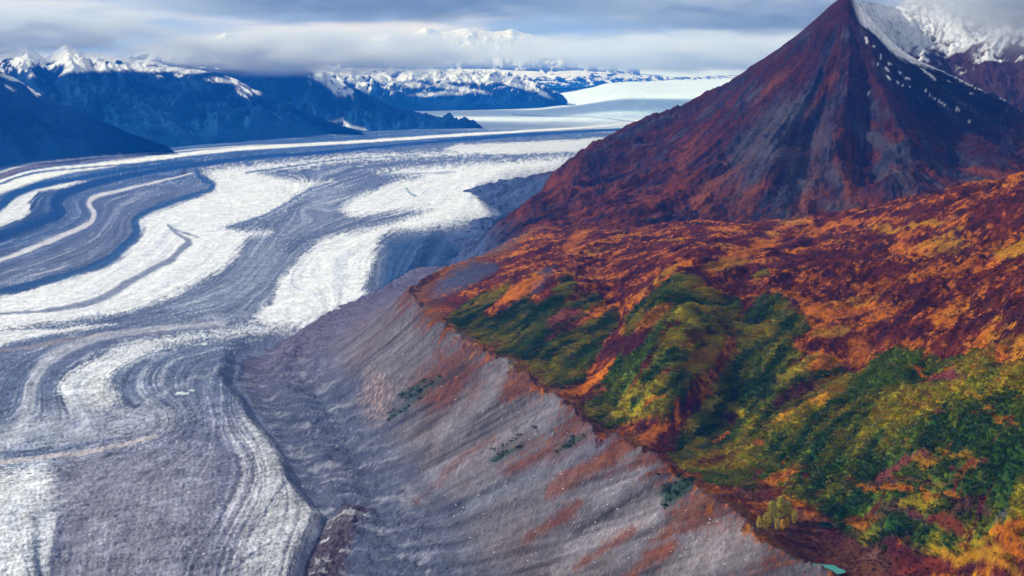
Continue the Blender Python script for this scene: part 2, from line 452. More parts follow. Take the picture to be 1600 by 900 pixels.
    # debris-dark margin by the right bank
    md = poly_sd(gx, gy, MARGIN + [(-3000, 1000), (-3000, 183)])
    marg = sstep(24, 3, md + 14 * rough + 14 * blo) * sstep(215, 300, gy)
    col = mixc(col, C(0.13, 0.155, 0.25) * (1 + 0.4 * rough)[..., None], marg * 0.85)
    inner = poly_sd(gx, gy, [(598,371),(660,360),(700,352),(778,340),(800,380),(740,425),(640,470),(560,520),(505,520),(545,500),(566,480),(585,440)])
    col = mixc(col, C(0.035, 0.085, 0.20) * (1 + 0.5 * rough + 0.5 * s1)[..., None], sstep(-4, 22, inner + 8 * s1 + 5 * rough) * 0.93)
    inner2 = poly_sd(gx, gy, [(742,298),(775,287),(870,262),(905,256),(900,300),(840,340),(778,345),(780,330)])
    col = mixc(col, C(0.035, 0.08, 0.19) * (1 + 0.5 * rough)[..., None], sstep(-2, 6, inner2 + 3 * rough) * 0.85)
    # melt pools
    for (cx, cy, rx, ry) in ((284,619,11,2.2),(300,615,5,1.2),(318,541,6,1.2),(576,387,6,1.4)):
        e = ((gx - cx) / rx) ** 2 + ((gy - cy) / ry) ** 2
        col = mixc(col, C(0.66, 0.78, 0.85), sstep(1.3, 0.8, e) * 0.9)
    # relief
    lum = col.mean(-1)
    Z = 5.0 * fbm(X / 240, Y / 240, 5, 0.55, seed=9) + nearf * 2.6 * fbm(X / 26, Y / 26, 4, 0.6, seed=10)
    Z = Z + 3.0 * s1 * sstep(16000, 5000, Y)
    hum = ridged(gx / 9 + s1, gy / 4.5, 3, seed=12)
    Z = Z + 1.6 * hum * (0.3 + nearf)
    edge = sstep(0, 26, md)
    Z = Z * (0.3 + 0.7 * edge) + 9 * edge - 8 * (1 - edge) - 4 - 60 * sstep(0, -60, md) * sstep(20000, 12000, Y)
    # ice fall and the snowfield above it
    side = sstep(0.012, 0.085, X / Y + 0.01 * fbm(X / 900, Y / 1500, 4, seed=15))
    ramp = 150 * sstep(12600, 18800, Y) + 110 * sstep(17600, 36000, Y)
    Z = Z + 40 * fbm(X / 1500, Y / 3500, 5, 0.55, seed=16) * sstep(15000, 22000, Y)
    Z = Z + ramp * side + 40 * sstep(24000, 40000, Y) * (1 - side)
    fall = sstep(13200, 15000, Y) * sstep(20500, 17500, Y) * side
    cre = ridged(X / 150, Y / 420, 5, 0.65, seed=13)
    Z = Z + 4 * cre * fall
    col = mixc(col, C(0.62, 0.77, 0.89) * (1 + 0.3 * cre)[..., None], fall * 0.85)
    o = grid_mesh('glacier', X, Y, Z, col, MAT_ICE)
    return structure(o, 'wide valley glacier with winding white ice bands and grey debris stripes')
glacier = build_glacier()

# ------------------------------------------------------------------ near land: moraine wall and tundra
CREST = [(1500,1000,180),(1400,955,180),(1300,902,180),(1230,868,180),(1150,803,183),(1100,772,182),(1060,742,180),(990,700,178),(940,678,178),(870,622,180),(800,572,180),(740,540,180),(690,512,178),(655,480,176),(640,455,172)]
RIM = [(700,419,180),(740,403,183),(780,393,185),(810,370,180),(832,357,181)]

def Q(px, py, z):
    x, y = at_height(px, py, z)
    return q_of(x, y)

T_CTRL = [(780,410,190),(700,440,182),(900,420,230),(880,440,235),(1000,400,238),(1070,440,290),(1050,445,284),(1070,400,280),(1070,370,250),(1070,356,230),
 (1000,356,200),(920,358,190),(900,380,212),
 (1160,485,262),(1150,560,232),(1150,600,212),(1120,650,190),(1100,690,178),(1060,700,173),(960,664,171),(930,650,171),(1000,600,212),(1000,540,240),(1080,520,264),(1060,600,224),(960,500,216),(860,540,196),(840,585,178),
 (800,480,204),(740,500,184),(780,540,178),(900,600,184),
 (1200,800,175),(1200,740,184),(1200,680,200),(1200,620,222),(1250,550,255),(1250,500,272),(1200,450,284),(1200,380,268),(1200,353,246),
 (1300,820,177),(1300,760,196),(1300,680,222),(1300,600,240),(1345,600,246),(1300,500,278),(1300,420,296),(1300,370,296),(1300,339,285),
 (1400,900,176),(1400,860,186),(1400,800,206),(1400,740,226),(1400,650,252),(1400,600,264),(1400,560,278),(1400,500,295),(1400,400,320),(1400,321,330),
 (1500,900,196),(1500,860,208),(1500,800,230),(1500,740,252),(1500,650,280),(1500,560,305),(1500,500,320),(1500,400,345),(1500,301,370),
 (1600,900,215),(1600,860,230),(1600,800,255),(1600,740,278),(1600,650,305),(1600,560,335),(1600,450,365),(1600,350,385),(1600,281,405),
 (1750,900,235),(1750,740,300),(1750,560,365),(1750,400,410),(1750,240,455),
 (1290,886,164),(1275,880,165),(1310,893,164),(1350,860,171),(1250,850,170),(1350,960,165),(1500,980,178),(1650,980,195)]
S_CTRL = [(500,515,0),(560,483,58),(600,466,108),(622,460,140),(700,700,92),(900,850,92),(1100,862,143),(800,780,90),(620,600,95),(560,560,62),(760,600,140),(820,700,122),(960,780,136),(1000,850,118),(800,850,62),(700,800,36),
 (470,560,4),(400,580,-1),(440,640,0),(470,700,0),(520,720,6),(560,640,30),(600,700,32),(560,760,4),(600,800,6),(640,860,8),(620,900,3),(660,900,10),(560,860,-1),(530,800,-2),(700,900,26),(800,900,56),(900,920,86),(640,760,24),(520,620,14),
 (350,560,-12),(350,640,-14),(400,720,-14),(440,800,-15),(430,900,-15),(200,700,-25),(100,900,-30),(300,500,-25),(0,600,-35),(500,960,-12),(650,1000,6),(900,1000,70),(1200,980,140)]

def build_fields():
    qs, zs, qt, zt = [], [], [], []
    for p in CREST + RIM:
        for n, L_ in ((qs, zs), (qt, zt)):
            n.append(Q(*p)); L_.append(p[2])
    cw = np.array([at_height(*p) + (p[2],) for p in CREST])
    for i in range(len(cw)):
        d = cw[min(i + 1, len(cw) - 1)] - cw[max(i - 1, 0)]; d = d[:2] / np.linalg.norm(d[:2]); nr = np.array([d[1], -d[0]])
        p = cw[i, :2] + nr * 45; qs.append(q_of(*p)); zs.append(cw[i, 2] + 12)
        p = cw[i, :2] - nr * 45; qt.append(q_of(*p)); zt.append(cw[i, 2] + 4)
    for p in T_CTRL: qt.append(Q(*p)); zt.append(p[2])
    for p in S_CTRL: qs.append(Q(*p)); zs.append(p[2])
    # the hidden back of the rim falls to the glacier
    for px, py, z, dx, dy, zz in [(500,515,0,0,250,-16),(560,483,58,0,300,-5),(600,466,108,-20,420,0),(560,483,58,0,700,-30)]:
        x, y = at_height(px, py, z)
        qs.append(q_of(x + dx, y + dy)); zs.append(zz)
    for px, py, z in RIM:
        x, y = at_height(px, py, z)
        for dx, dy, zz in ((-70, 150, z * 0.5), (-150, 420, -10), (-180, 900, -30)):
            qs.append(q_of(x + dx, y + dy)); zs.append(zz)
    # hidden ground behind the tundra skyline
    for px, py, z in [(920,358,190),(1000,356,200),(1100,352,228),(1200,353,246),(1300,339,285),(1400,321,330),(1500,301,375),(1600,281,415)]:
        x, y = at_height(px, py, z)
        for f, dz in ((1.12, 45), (1.3, 110)):
            qt.append(q_of(x * f, y * f)); zt.append(z - dz)
    return TPS(qs, zs, 3e-6), TPS(qt, zt, 3e-6)
S_F, T_F = build_fields()

def left_region():
    L_ = [tuple(1000 * np.array(Q(*p))) for p in CREST + RIM]
    L_ = L_ + [(L_[-1][0] + 60, L_[-1][1] - 120), (-3000, -200), (-3000, 3000), (L_[0][0] + 500, 3000)]
    return L_
LEFT_Q = left_region()
FALL = (-0.78, 0.62)              # down the moraine wall
CREST_W = [tuple(float(v) for v in at_height(*p)) for p in CREST + RIM] + [(60.0, 4300.0)]
CREST_W = [(620.0, 100.0)] + CREST_W
FOOT_W = [tuple(float(v) for v in at_height(px, py, 3.0)) for px, py in ((660,960),(632,900),(606,840),(580,780),(552,725),(512,655),(480,605),(462,560),(500,517))] + [(-395.0, 3330.0), (-300.0, 3650.0), (-190.0, 4300.0)]
FOOT_W = [(340.0, 100.0)] + FOOT_W
def wall_surface(x, y):
    """even slope running from the crest line down to the foot line, slightly concave"""
    dc = line_d(x, y, CREST_W); df = line_d(x, y, FOOT_W)
    ins = poly_sd(x, y, CREST_W + FOOT_W[::-1]) > 0
    f = df / (dc + df + 1e-6)
    zc = np.interp(y, [900, 1900, 2500, 2700, 3300, 3700], [180, 180, 174, 179, 181, 20])
    left = x < np.interp(y, [p[1] for p in FOOT_W], [p[0] for p in FOOT_W])
    return np.where(ins, zc * (0.22 * f + 0.78 * f ** 1.35) * (1 + 0.0 * x), np.where(left, -14 * sstep(0, 90, df), zc))

def land_base(x, y):
    a, b = q_of(x, y)
    s = wall_surface(x, y); t = T_F(a, b)
    # for the open back of the rim keep the wall surface; right of the crest the tundra
    return s, t

ICE_RIDGE = [tuple(float(v) for v in at_height(px, py, 6.0)) for px, py in ((552,800),(535,812),(518,838),(505,870),(500,905),(500,960))]
def land_height(x, y, detail=True):
    s, t = land_base(x, y)
    a, b = q_of(x, y)
    sd = poly_sd(a * 1000, b * 1000, LEFT_Q)   # positive on the wall side of the crest
    if detail:
        pp = x * 0.62 + y * 0.78; al = x * FALL[0] + y * FALL[1]
        upper = sstep(20, 90, s)
        rill = ridged(pp / 58 + 0.10 * fbm(x / 170, y / 170, 3, seed=19), al / 2000, 5, 0.6, seed=21) * 9 + ridged(pp / 15, al / 420, 3, 0.6, seed=22) * 2.0
        s = s + rill * (0.35 + 0.65 * upper) * sstep(0, 25, 195 - s + 12)
        low = sstep(45, 8, s) * sstep(-12, -2, s)
        wx = 30 * fbm(x / 120, y / 120, 3, seed=17)
        s = s + low * (ridged((x + wx) / 110, (y + 0.6 * x) / 60, 5, 0.6, seed=23) * 12 + ridged((x - 0.5 * y) / 26, (y + 0.6 * x + wx) / 16, 4, 0.6, seed=24) * 3)
        rp = line_d(x, y, ICE_RIDGE)
        s = s + 6 * np.exp(-(rp / 24.0) ** 2) * (1 + 1.1 * ridged(x / 14, y / 18, 4, 0.6, seed=18))
        u1 = (x + y) * 0.7071; v1 = (x - y) * 0.7071 + 14 * fbm(x / 90, y / 90, 2, seed=28)
        up = sstep(172, 215, t)
        t = t + up * (fbm(x / 150, y / 150, 4, 0.5, seed=25) * 12 + ridged(v1 / 70, u1 / 220, 4, 0.55, seed=26) * 13.0 + ridged(v1 / 19, u1 / 60, 3, 0.55, seed=20) * 2.2) \
              + fbm(x / 20, y / 20, 3, 0.5, seed=27) * 1.8
    if detail: sd = sd + 26 * fbm(x / 38, y / 55, 6, 0.68, seed=29)
    h = sstep(-4, 4, sd)
    return t * (1 - h) + s * h, -sd

def drop(px, py, y0=700, y1=4200, n=500):
    """where the sight line through a picture point meets the near land"""
    px = np.atleast_1d(np.asarray(px, float)); py = np.atleast_1d(np.asarray(py, float))
    dx, dy, dz = ray(px, py)
    Yv = np.geomspace(y0, y1, n)[None, :]
    t = Yv / dy[:, None]
    X = dx[:, None] * t; Zr = CAM_H + dz[:, None] * t
    z, _ = land_height(X, Yv + 0 * X, False)
    hit = Zr <= z
    i = np.argmax(hit, 1); i = np.where(hit.any(1), i, n - 1)
    i0 = np.maximum(i - 1, 0); r = np.arange(len(px))
    g0 = (Zr - z)[r, i0]; g1 = (Zr - z)[r, i]
    w = np.clip(g0 / (g0 - g1 + 1e-9), 0, 1)
    Yh = Yv[0, i0] * (1 - w) + Yv[0, i] * w
    return dx / dy * Yh, Yh

def pic(x, y, z):
    """inverse of drop, used only to measure traced outlines at a known place"""
    fwd = y * CP - (z - CAM_H) * SP; up = y * SP + (z - CAM_H) * CP
    return 800 + FOC * x / fwd, 450 - FOC * up / fwd

def qpoly(pts):
    p = np.array(pts, float)
    x, y = drop(p[:, 0], p[:, 1])
    a, b = q_of(x, y)
    return np.stack([a * 1000, b * 1000], 1)

GREENS = [
 [(695,522),(698,500),(722,480),(752,462),(792,448),(797,458),(772,478),(752,492),(768,502),(795,485),(825,472),(842,485),(868,470),(875,445),(885,435),(902,450),(892,472),(930,470),(938,490),(900,505),(850,535),(900,520),(962,498),(968,508),(935,558),(905,598),(882,612),(860,605),(830,590),(790,570),(760,545),(720,530)],
 [(978,512),(1010,480),(1035,455),(1055,440),(1082,443),(1102,460),(1150,478),(1158,500),(1150,530),(1122,560),(1092,600),(1062,640),(1040,662),(960,672),(925,655),(905,635),(930,615),(958,580),(975,550),(985,528)],
 [(1162,500),(1190,475),(1215,470),(1255,505),(1262,525),(1232,540),(1252,560),(1322,588),(1332,602),(1368,572),(1400,558),(1450,553),(1550,560),(1560,580),(1650,590),(1760,600),(1760,900),(1650,880),(1560,850),(1450,868),(1400,842),(1320,825),(1262,790),(1200,762),(1105,757),(1080,740),(1042,702),(1062,680),(1100,640),(1122,592),(1150,560)],
 [(1175,437),(1190,433),(1205,432),(1200,440),(1182,446)],
]
# colour classes
ORANGE = C(0.42, 0.120, 0.006); YELLOW = C(0.42, 0.21, 0.008); RUST = C(0.105, 0.020, 0.012); PURPLE = C(0.040, 0.010, 0.016)
MAGENTA = C(0.145, 0.038, 0.036); GREEN_D = C(0.018, 0.060, 0.012); GREEN_M = C(0.085, 0.13, 0.010); GREEN_Y = C(0.33, 0.26, 0.008)
BROWN = C(0.13, 0.055, 0.022); GRAVEL = C(0.122, 0.118, 0.145); BLUEROCK = C(0.055, 0.065, 0.125)
# (px, py, half length, half height, slant in degrees, colour, strength)
SPOTS = [
 (935,592,36,6,35,ORANGE*1.15,1),(905,610,26,5,15,ORANGE,1),(1020,640,14,4,25,ORANGE,0.8),(1035,636,6,3,0,ORANGE,1),(1000,688,30,9,15,ORANGE,0.9),(1035,700,22,7,-10,RUST,0.8),
 (1255,648,48,11,15,YELLOW*1.05,1),(1125,686,15,4,28,ORANGE,1),(1185,693,10,4,0,ORANGE*0.7,1),(1095,562,32,14,10,YELLOW*0.55,0.9),(1088,530,24,11,0,RUST*0.8,0.8),(1112,556,12,7,0,YELLOW*0.8,0.8),
 (1012,520,30,6,40,PURPLE,0.8),(985,545,34,9,42,PURPLE*1.2,1),(1025,500,40,6,38,ORANGE*0.8,0.7),(935,590,10,3,30,ORANGE,1),(880,505,30,8,28,MAGENTA*1.2,0.9),(900,500,14,4,20,MAGENTA*1.4,0.9),
 (1470,602,34,9,0,MAGENTA*0.9,1),(1460,588,38,5,-4,ORANGE*0.7,1),(1565,560,13,10,40,ORANGE*0.9,1),(1400,738,44,9,26,MAGENTA,0.95),(1440,722,24,7,20,MAGENTA,0.9),(1535,738,9,5,0,MAGENTA,0.8),
 (1245,620,46,10,24,PURPLE*1.4,0.9),(1155,655,28,6,18,PURPLE*1.6,0.9),(1230,665,20,5,10,YELLOW*0.7,0.8),(1450,725,30,7,10,YELLOW*0.7,0.8),(1500,720,26,6,-10,YELLOW*0.7,0.7),
 (1215,750,36,6,18,ORANGE*0.9,0.9),(1205,765,26,8,-10,RUST,0.8),(1400,770,70,5,-6,ORANGE*0.75,0.9),(1480,782,40,4,-14,ORANGE*0.8,0.9),(1430,760,60,5,-6,MAGENTA*0.7,0.7),
 (1395,800,34,14,0,PURPLE*1.2,0.7),(1410,800,20,6,0,RUST,0.8),(1350,815,26,7,0,ORANGE*0.8,0.8),(1430,795,36,7,10,GREEN_Y*0.75,0.8),(1450,800,22,8,0,GREEN_Y*0.6,0.8),(1360,832,20,6,0,GREEN_Y*0.6,0.8),
 (1500,808,14,20,-70,PURPLE*1.8,0.8),(1535,812,15,9,-20,PURPLE*1.6,0.7),(1565,820,18,4,35,GRAVEL*0.8,0.9),(1430,812,7,16,-80,PURPLE*2.2,0.8),(1480,830,40,12,-25,RUST*1.2,0.9),
 (1356,866,16,5,10,GRAVEL*0.8,1),(1330,860,26,9,0,PURPLE*1.8,0.9),(1290,835,40,14,-20,RUST*0.7,0.9),(1240,820,40,10,-30,RUST*0.7,0.9),
 (1560,845,40,10,10,ORANGE,0.95),(1590,835,22,9,0,ORANGE,1),(1520,882,70,9,8,YELLOW*0.9,0.9),(1440,885,50,6,6,RUST*1.4,0.9),(1590,890,30,10,0,ORANGE,0.8),(1520,862,34,7,18,GREEN_Y*0.8,0.9),
 (1530,620,60,4,4,YELLOW*0.6,0.7),(1455,648,10,3,0,YELLOW,1),(1468,655,12,4,0,MAGENTA,1),(1555,665,40,4,-18,ORANGE*0.7,0.8),(1300,600,30,6,20,YELLOW*0.7,0.6),(1230,585,30,5,25,GREEN_Y,0.8),
 (1280,585,26,7,0,ORANGE*0.8,0.8),(1340,555,20,18,-60,ORANGE*0.8,0.7),(1300,530,30,8,10,YELLOW*0.8,0.7),(1115,640,24,6,30,GREEN_Y,0.8),(1170,640,30,6,20,GREEN_Y*0.9,0.8),(1120,720,30,5,20,RUST,0.7),
 (730,430,48,18,20,BLUEROCK*0.9,0.95),(700,445,40,14,28,BLUEROCK*1.1,0.8),(845,445,26,8,50,BLUEROCK*0.8,0.7),(1090,505,18,5,0,GREEN_M,1),
 (1000,620,36,10,20,GREEN_Y*0.8,0.7),(980,650,30,8,0,GREEN_Y,0.7),(1060,500,40,8,0,GREEN_Y*0.7,0.7),(740,510,20,6,30,GREEN_Y*0.6,0.5),(780,455,16,5,30,ORANGE,0.6),(815,460,40,10,30,ORANGE,0.85),
 (1585,402,34,10,10,YELLOW*1.1,0.8),(1500,430,26,6,30,ORANGE,0.7),(1380,450,40,6,12,ORANGE,0.6),(1340,490,40,7,0,ORANGE*1.1,0.7),(1290,500,36,7,0,ORANGE,0.7),(1540,525,16,5,40,ORANGE*0.9,0.8),(1420,360,60,4,6,YELLOW,0.7),(1300,362,60,4,2,ORANGE,0.7),
 (1165,400,50,8,22,ORANGE*1.05,0.7),(1140,420,40,7,10,YELLOW*0.8,0.6),(900,378,24,10,40,ORANGE*0.9,0.6),
]
WALLVEG = [
 [(690,545),(728,545),(748,585),(725,615),(700,655),(672,655),(655,632),(640,602),(672,572)],
 [(742,592),(765,600),(748,640),(716,652),(728,620)],
 [(725,712),(760,695),(820,672),(850,690),(810,715),(760,725),(700,762),(680,770)],
 [(850,720),(900,700),(960,680),(1010,700),(960,740),(900,745),(850,750)],
 [(840,838),(880,805),(910,815),(880,835)],[(940,858),(990,828),(1010,830),(980,850)],[(1000,870),(1050,850),(1065,868),(1030,895)],
 [(1010,760),(1050,745),(1085,770),(1070,800),(1030,790)],[(785,735),(860,700),(890,690),(870,720),(800,760)],
]
WALLGREEN = [[(625,628),(655,608),(690,598),(672,614),(640,634)],[(762,720),(800,696),(838,680),(810,702),(775,728)],[(868,712),(900,690),(915,690),(890,710)],[(1022,780),(1060,752),(1090,745),(1080,770),(1060,790),(1040,800)],[(612,656),(640,640),(636,650)]]

WALLSTROKES = [
 ([(948,690),(920,712),(870,738),(800,765),(740,795),(690,818)], 9, (0.13,0.15,0.21), 0.8), ([(1048,745),(1000,775),(945,812),(900,838)], 2.5, (0.03,0.028,0.03), 0.9),
 ([(1000,748),(960,775),(930,792)], 6, (0.24,0.24,0.30), 0.7), ([(1030,800),(940,850),(870,900)], 14, (0.25,0.235,0.27), 0.7), ([(1180,850),(1090,880),(1040,930)], 22, (0.26,0.235,0.26), 0.7),
 ([(868,640),(800,685),(700,745),(640,780)], 15, (0.21,0.21,0.26), 0.7), ([(745,560),(712,590),(690,604)], 2.5, (0.03,0.035,0.04), 0.9), ([(840,650),(800,680)], 2.5, (0.04,0.04,0.05), 0.8),
 ([(990,835),(930,870),(900,890)], 5, (0.15,0.05,0.03), 0.9), ([(1050,860),(1000,890),(960,920)], 7, (0.16,0.055,0.03), 0.8), ([(905,798),(850,832),(820,850)], 5, (0.15,0.05,0.03), 0.8),
 ([(1000,700),(960,718),(900,752),(860,775)], 7, (0.17,0.06,0.03), 0.8), ([(1100,790),(1060,815),(1030,840)], 6, (0.17,0.08,0.05), 0.6), ([(770,690),(720,720),(680,760),(650,790)], 5, (0.13,0.06,0.05), 0.7),
 ([(690,600),(650,630),(610,652)], 3, (0.05,0.06,0.06), 0.7), ([(820,560),(780,600),(740,640),(690,680)], 12, (0.20,0.20,0.24), 0.6), ([(560,600),(500,640),(450,660)], 8, (0.05,0.07,0.13), 0.7),
 ([(640,640),(580,690),(520,720)], 9, (0.07,0.085,0.14), 0.6), ([(720,800),(640,830),(600,850)], 8, (0.06,0.07,0.12), 0.7), ([(640,740),(690,790),(720,800)], 9, (0.05,0.06,0.10), 0.6), ([(420,540),(380,560),(372,590)], 7, (0.03,0.05,0.12), 0.8),
]

def land_colour(X, Y, Z, s_minus_t, t):
    a, b = q_of(X, Y); a = a * 1000; b = b * 1000
    n1 = fbm(X / 110, Y / 150, 6, 0.6, seed=31); n2 = fbm(X / 34, Y / 55, 6, 0.62, seed=32)
    n3 = fbm(X / 8, Y / 13, 4, 0.7, seed=33); n4 = fbm(X / 60, Y / 95, 5, 0.6, seed=34)
    warp_a = a + 14 * n2 + 5 * n3; warp_b = b + 10 * n4 + 5 * n3
    sh = X.shape + (3,)
    # tundra mosaic
    tun = np.ones(sh) * PURPLE
    tun = mixc(tun, RUST, sstep(-0.25, 0.1, n2 + 0.4 * n3))
    tun = mixc(tun, BROWN, sstep(0.1, 0.3, n4) * 0.4)
    tun = mixc(tun, ORANGE, sstep(0.05, 0.3, 0.4 * n1 + 0.8 * n4 + 0.8 * n3 + 0.3 * n2))
    tun = mixc(tun, YELLOW, sstep(0.25, 0.5, n1 + 0.6 * n3 + 0.3 * n2) * 0.7)
    tun = mixc(tun, PURPLE, sstep(0.15, 0.42, -n4 + 0.5 * n2 + 0.3 * n3) * 0.85)
    # thicket
    g = np.ones(sh) * GREEN_D
    u1 = (X + Y) * 0.7071; v1 = (X - Y) * 0.7071 + 14 * fbm(X / 90, Y / 90, 2, seed=28)
    n5 = fbm(v1 / 34, u1 / 110, 5, 0.6, seed=38)
    g = mixc(g, GREEN_M, sstep(-0.2, 0.15, n4 * 0.4 + n5 + 0.3 * n2))
    g = mixc(g, GREEN_Y, sstep(-0.08, 0.3, n1 * 0.7 + 0.6 * n5 + 0.2 * n3))
    g = mixc(g, YELLOW * 0.6, sstep(0.30, 0.5, n1 + 0.5 * n5 + 0.2 * n3) * 0.8)
    gm = np.zeros(X.shape)
    for poly in GREENS:
        sd = poly_sd(warp_a, warp_b, qpoly(poly))
        gm = np.maximum(gm, sstep(-5, 5, sd))
    holes = sstep(0.26, 0.36, fbm(v1 / 26, u1 / 75, 5, 0.6, seed=36) + 0.12 * n3)
    gm2 = gm * (1 - 0.9 * holes)
    c = mixc(tun, g, gm2)
    hc = mixc(np.ones(sh) * RUST, ORANGE * 0.7, sstep(-0.1, 0.3, n2)); hc = mixc(hc, PURPLE * 1.6, sstep(0.1, 0.3, n3))
    c = mixc(c, hc, gm * holes * 0.85)
    for px, py, hl, hh, sl, cc, st in SPOTS:
        cx, cy = drop([px, px + 1.0, px], [py, py, py + 1.0])
        qa, qb = q_of(cx, cy); qa = qa * 1000; qb = qb * 1000
        J = np.array([[qa[1] - qa[0], qa[2] - qa[0]], [qb[1] - qb[0], qb[2] - qb[0]]])
        if abs(np.linalg.det(J)) < 0.02: J = np.array([[1, 0], [0, 0.8]])
        Ji = np.linalg.inv(J)
        da, db = warp_a - qa[0], warp_b - qb[0]
        near = (np.abs(a - qa[0]) < hl * 2.5 + 30) & (np.abs(b - qb[0]) < 140)
        u = Ji[0, 0] * da + Ji[0, 1] * db; v = -(Ji[1, 0] * da + Ji[1, 1] * db)
        th = math.radians(sl); uu = u * math.cos(th) + v * math.sin(th); vv = -u * math.sin(th) + v * math.cos(th)
        e = np.sqrt((uu / hl) ** 2 + (vv / hh) ** 2) + 0.25 * n3
        m = np.where(near, sstep(1.25, 0.75, e) * st, 0)
        c = mixc(c, cc, m)
        gm2 = gm2 * (1 - m)
    floor_ = sstep(184, 172, t + 8 * n2) * (1 - gm2)
    c = mixc(c, mixc(np.ones(sh) * C(0.10, 0.042, 0.022), C(0.055, 0.018, 0.024), sstep(-0.15, 0.2, n2 + 0.4 * n3)), floor_ * 0.8)
    # valley floor strip behind the crest: dry grass and heath
    strip = sstep(30, 3, -s_minus_t * 0 + (t - 172) * 1.0) * 0
    crest_r = sstep(26, 6, s_minus_t + 8 * n2) * sstep(-2, 2, s_minus_t)
    c = mixc(c, BROWN * 1.1, crest_r * 0.9)
    c = mixc(c, ORANGE * 0.7, crest_r * sstep(0.0, 0.3, n2 + n3 * 0.5) * 0.8)
    gm2 = gm2 * (1 - crest_r)
    # moraine wall
    pp = X * 0.62 + Y * 0.78; al = X * FALL[0] + Y * FALL[1]
    st1 = fbm(pp / 40, al / 400, 5, 0.6, seed=41); st2 = fbm(pp / 8, al / 260, 5, 0.65, seed=42); st3 = fbm(X / 5, Y / 7, 3, 0.7, seed=43)
    w = np.ones(sh) * GRAVEL * (1 + 0.5 * st1 + 0.9 * st2 + 0.4 * st3)[..., None]
    w = mixc(w, C(0.13, 0.10, 0.105) * (1 + 0.5 * st2)[..., None], sstep(0.0, 0.3, n1 + st1 * 0.5) * 0.5 * sstep(30, 90, Z))
    ln = ridged(pp / 24 + 0.12 * fbm(X / 90, Y / 90, 3, seed=49), al / 600, 4, 0.6, seed=40)
    w = w * (1 - 0.6 * sstep(0.45, 0.85, ln) + 0.25 * sstep(0.1, -0.3, ln))[..., None]
    lowz = sstep(70, 16, Z + 22 * n1)
    w = mixc(w, C(0.075, 0.095, 0.165) * (1 + 0.5 * n3 + 0.5 * st2 + 0.3 * n2)[..., None], lowz * 0.8)
    u2 = Y + 0.6 * X
    lay = fbm(X / 90, u2 / 34, 5, 0.65, seed=44); lay2 = fbm((X - 0.5 * Y) / 60, u2 / 30, 5, 0.62, seed=45)
    w = mixc(w, C(0.055, 0.075, 0.15), sstep(0.05, 0.4, lay + 0.5 * lay2) * sstep(30, 8, Z + 14 * n1) * 0.8)
    w = mixc(w, C(0.30, 0.33, 0.42), sstep(0.12, 0.4, lay2 - 0.3 * lay + 0.3 * n3) * sstep(45, 15, Z) * 0.6)
    rd = line_d(X, Y, ICE_RIDGE)
    w = mixc(w, C(0.075, 0.062, 0.09) * (1 + 0.7 * n3)[..., None], sstep(32, 18, rd + 12 * n3))
    w = mixc(w, C(0.5, 0.53, 0.6), sstep(32, 18, rd + 12 * n3) * sstep(0.12, 0.3, lay2 + 0.4 * n3) * 0.8)
    w = mixc(w, C(0.33, 0.32, 0.39), sstep(0.2, 0.5, st2 + 0.5 * n2) * lowz * 0.5)
    far = sstep(2300, 3000, Y)
    w = mixc(w, C(0.12, 0.10, 0.16) * (1 + 0.4 * st2)[..., None], far * 0.6)
    wa = a + 8 * st2 + 6 * n3 + 6 * st1; wb = b + 5 * st2 + 6 * n3
    vm = np.zeros(X.shape)
    for poly in WALLVEG:
        vm = np.maximum(vm, sstep(-6, 10, poly_sd(wa, wb, qpoly(poly)) + 26 * st2 + 10 * st3))
    upper = sstep(120, 172, Z) * 0.55
    vm = np.maximum(vm, sstep(0.12, 0.35, 0.8 * st1 + 0.7 * st2 + 0.4 * st3 + 0.5 * n1 + upper - 0.30))
    vm = vm * sstep(50, 100, Z)
    w = mixc(w, mixc(np.ones(sh) * C(0.085, 0.028, 0.020), C(0.17, 0.048, 0.014), sstep(0.05, 0.4, n3 + st3)), vm * 0.8)
    for pts, hw, cc, stt in WALLSTROKES:
        dl = line_d(a + 12 * n3 + 16 * st2 + 10 * n2, b + 8 * n3 + 8 * st2, qpoly(pts))
        w = mixc(w, C(*cc) * (1 + 0.6 * st2 + 0.4 * n3)[..., None], sstep(1.7, 0.3, dl / hw) * stt * 0.85)
    wg = np.zeros(X.shape)
    for poly in WALLGREEN:
        m = sstep(-3, 5, poly_sd(wa, wb, qpoly(poly)) + 14 * st2); wg = np.maximum(wg, m)
        w = mixc(w, C(0.03, 0.06, 0.045) * (1 + 0.5 * n3)[..., None], m)
    pk = sstep(-10, 12, poly_sd(wa, wb, qpoly([(570,600),(595,592),(610,620),(600,660),(580,655),(565,625)])) + 20 * st3)
    w = mixc(w, C(0.5, 0.34, 0.33), pk * 0.55 * sstep(-0.1, 0.3, st3))
    peb = sstep(0.52, 0.66, fbm(X / 2.6, Y / 4.0, 2, 0.5, seed=46))
    w = mixc(w, C(0.5, 0.48, 0.53), peb * 0.5 * sstep(-0.2, 0.25, n2) * (1 - 0.7 * vm))
    isw = sstep(5, -5, s_minus_t + 16 * n3 + 22 * n2)
    c = mixc(c, w, isw)
    gm2 = gm2 * (1 - isw) + wg * isw * 0.4
    veg = (1 - isw)
    return c, gm2, veg

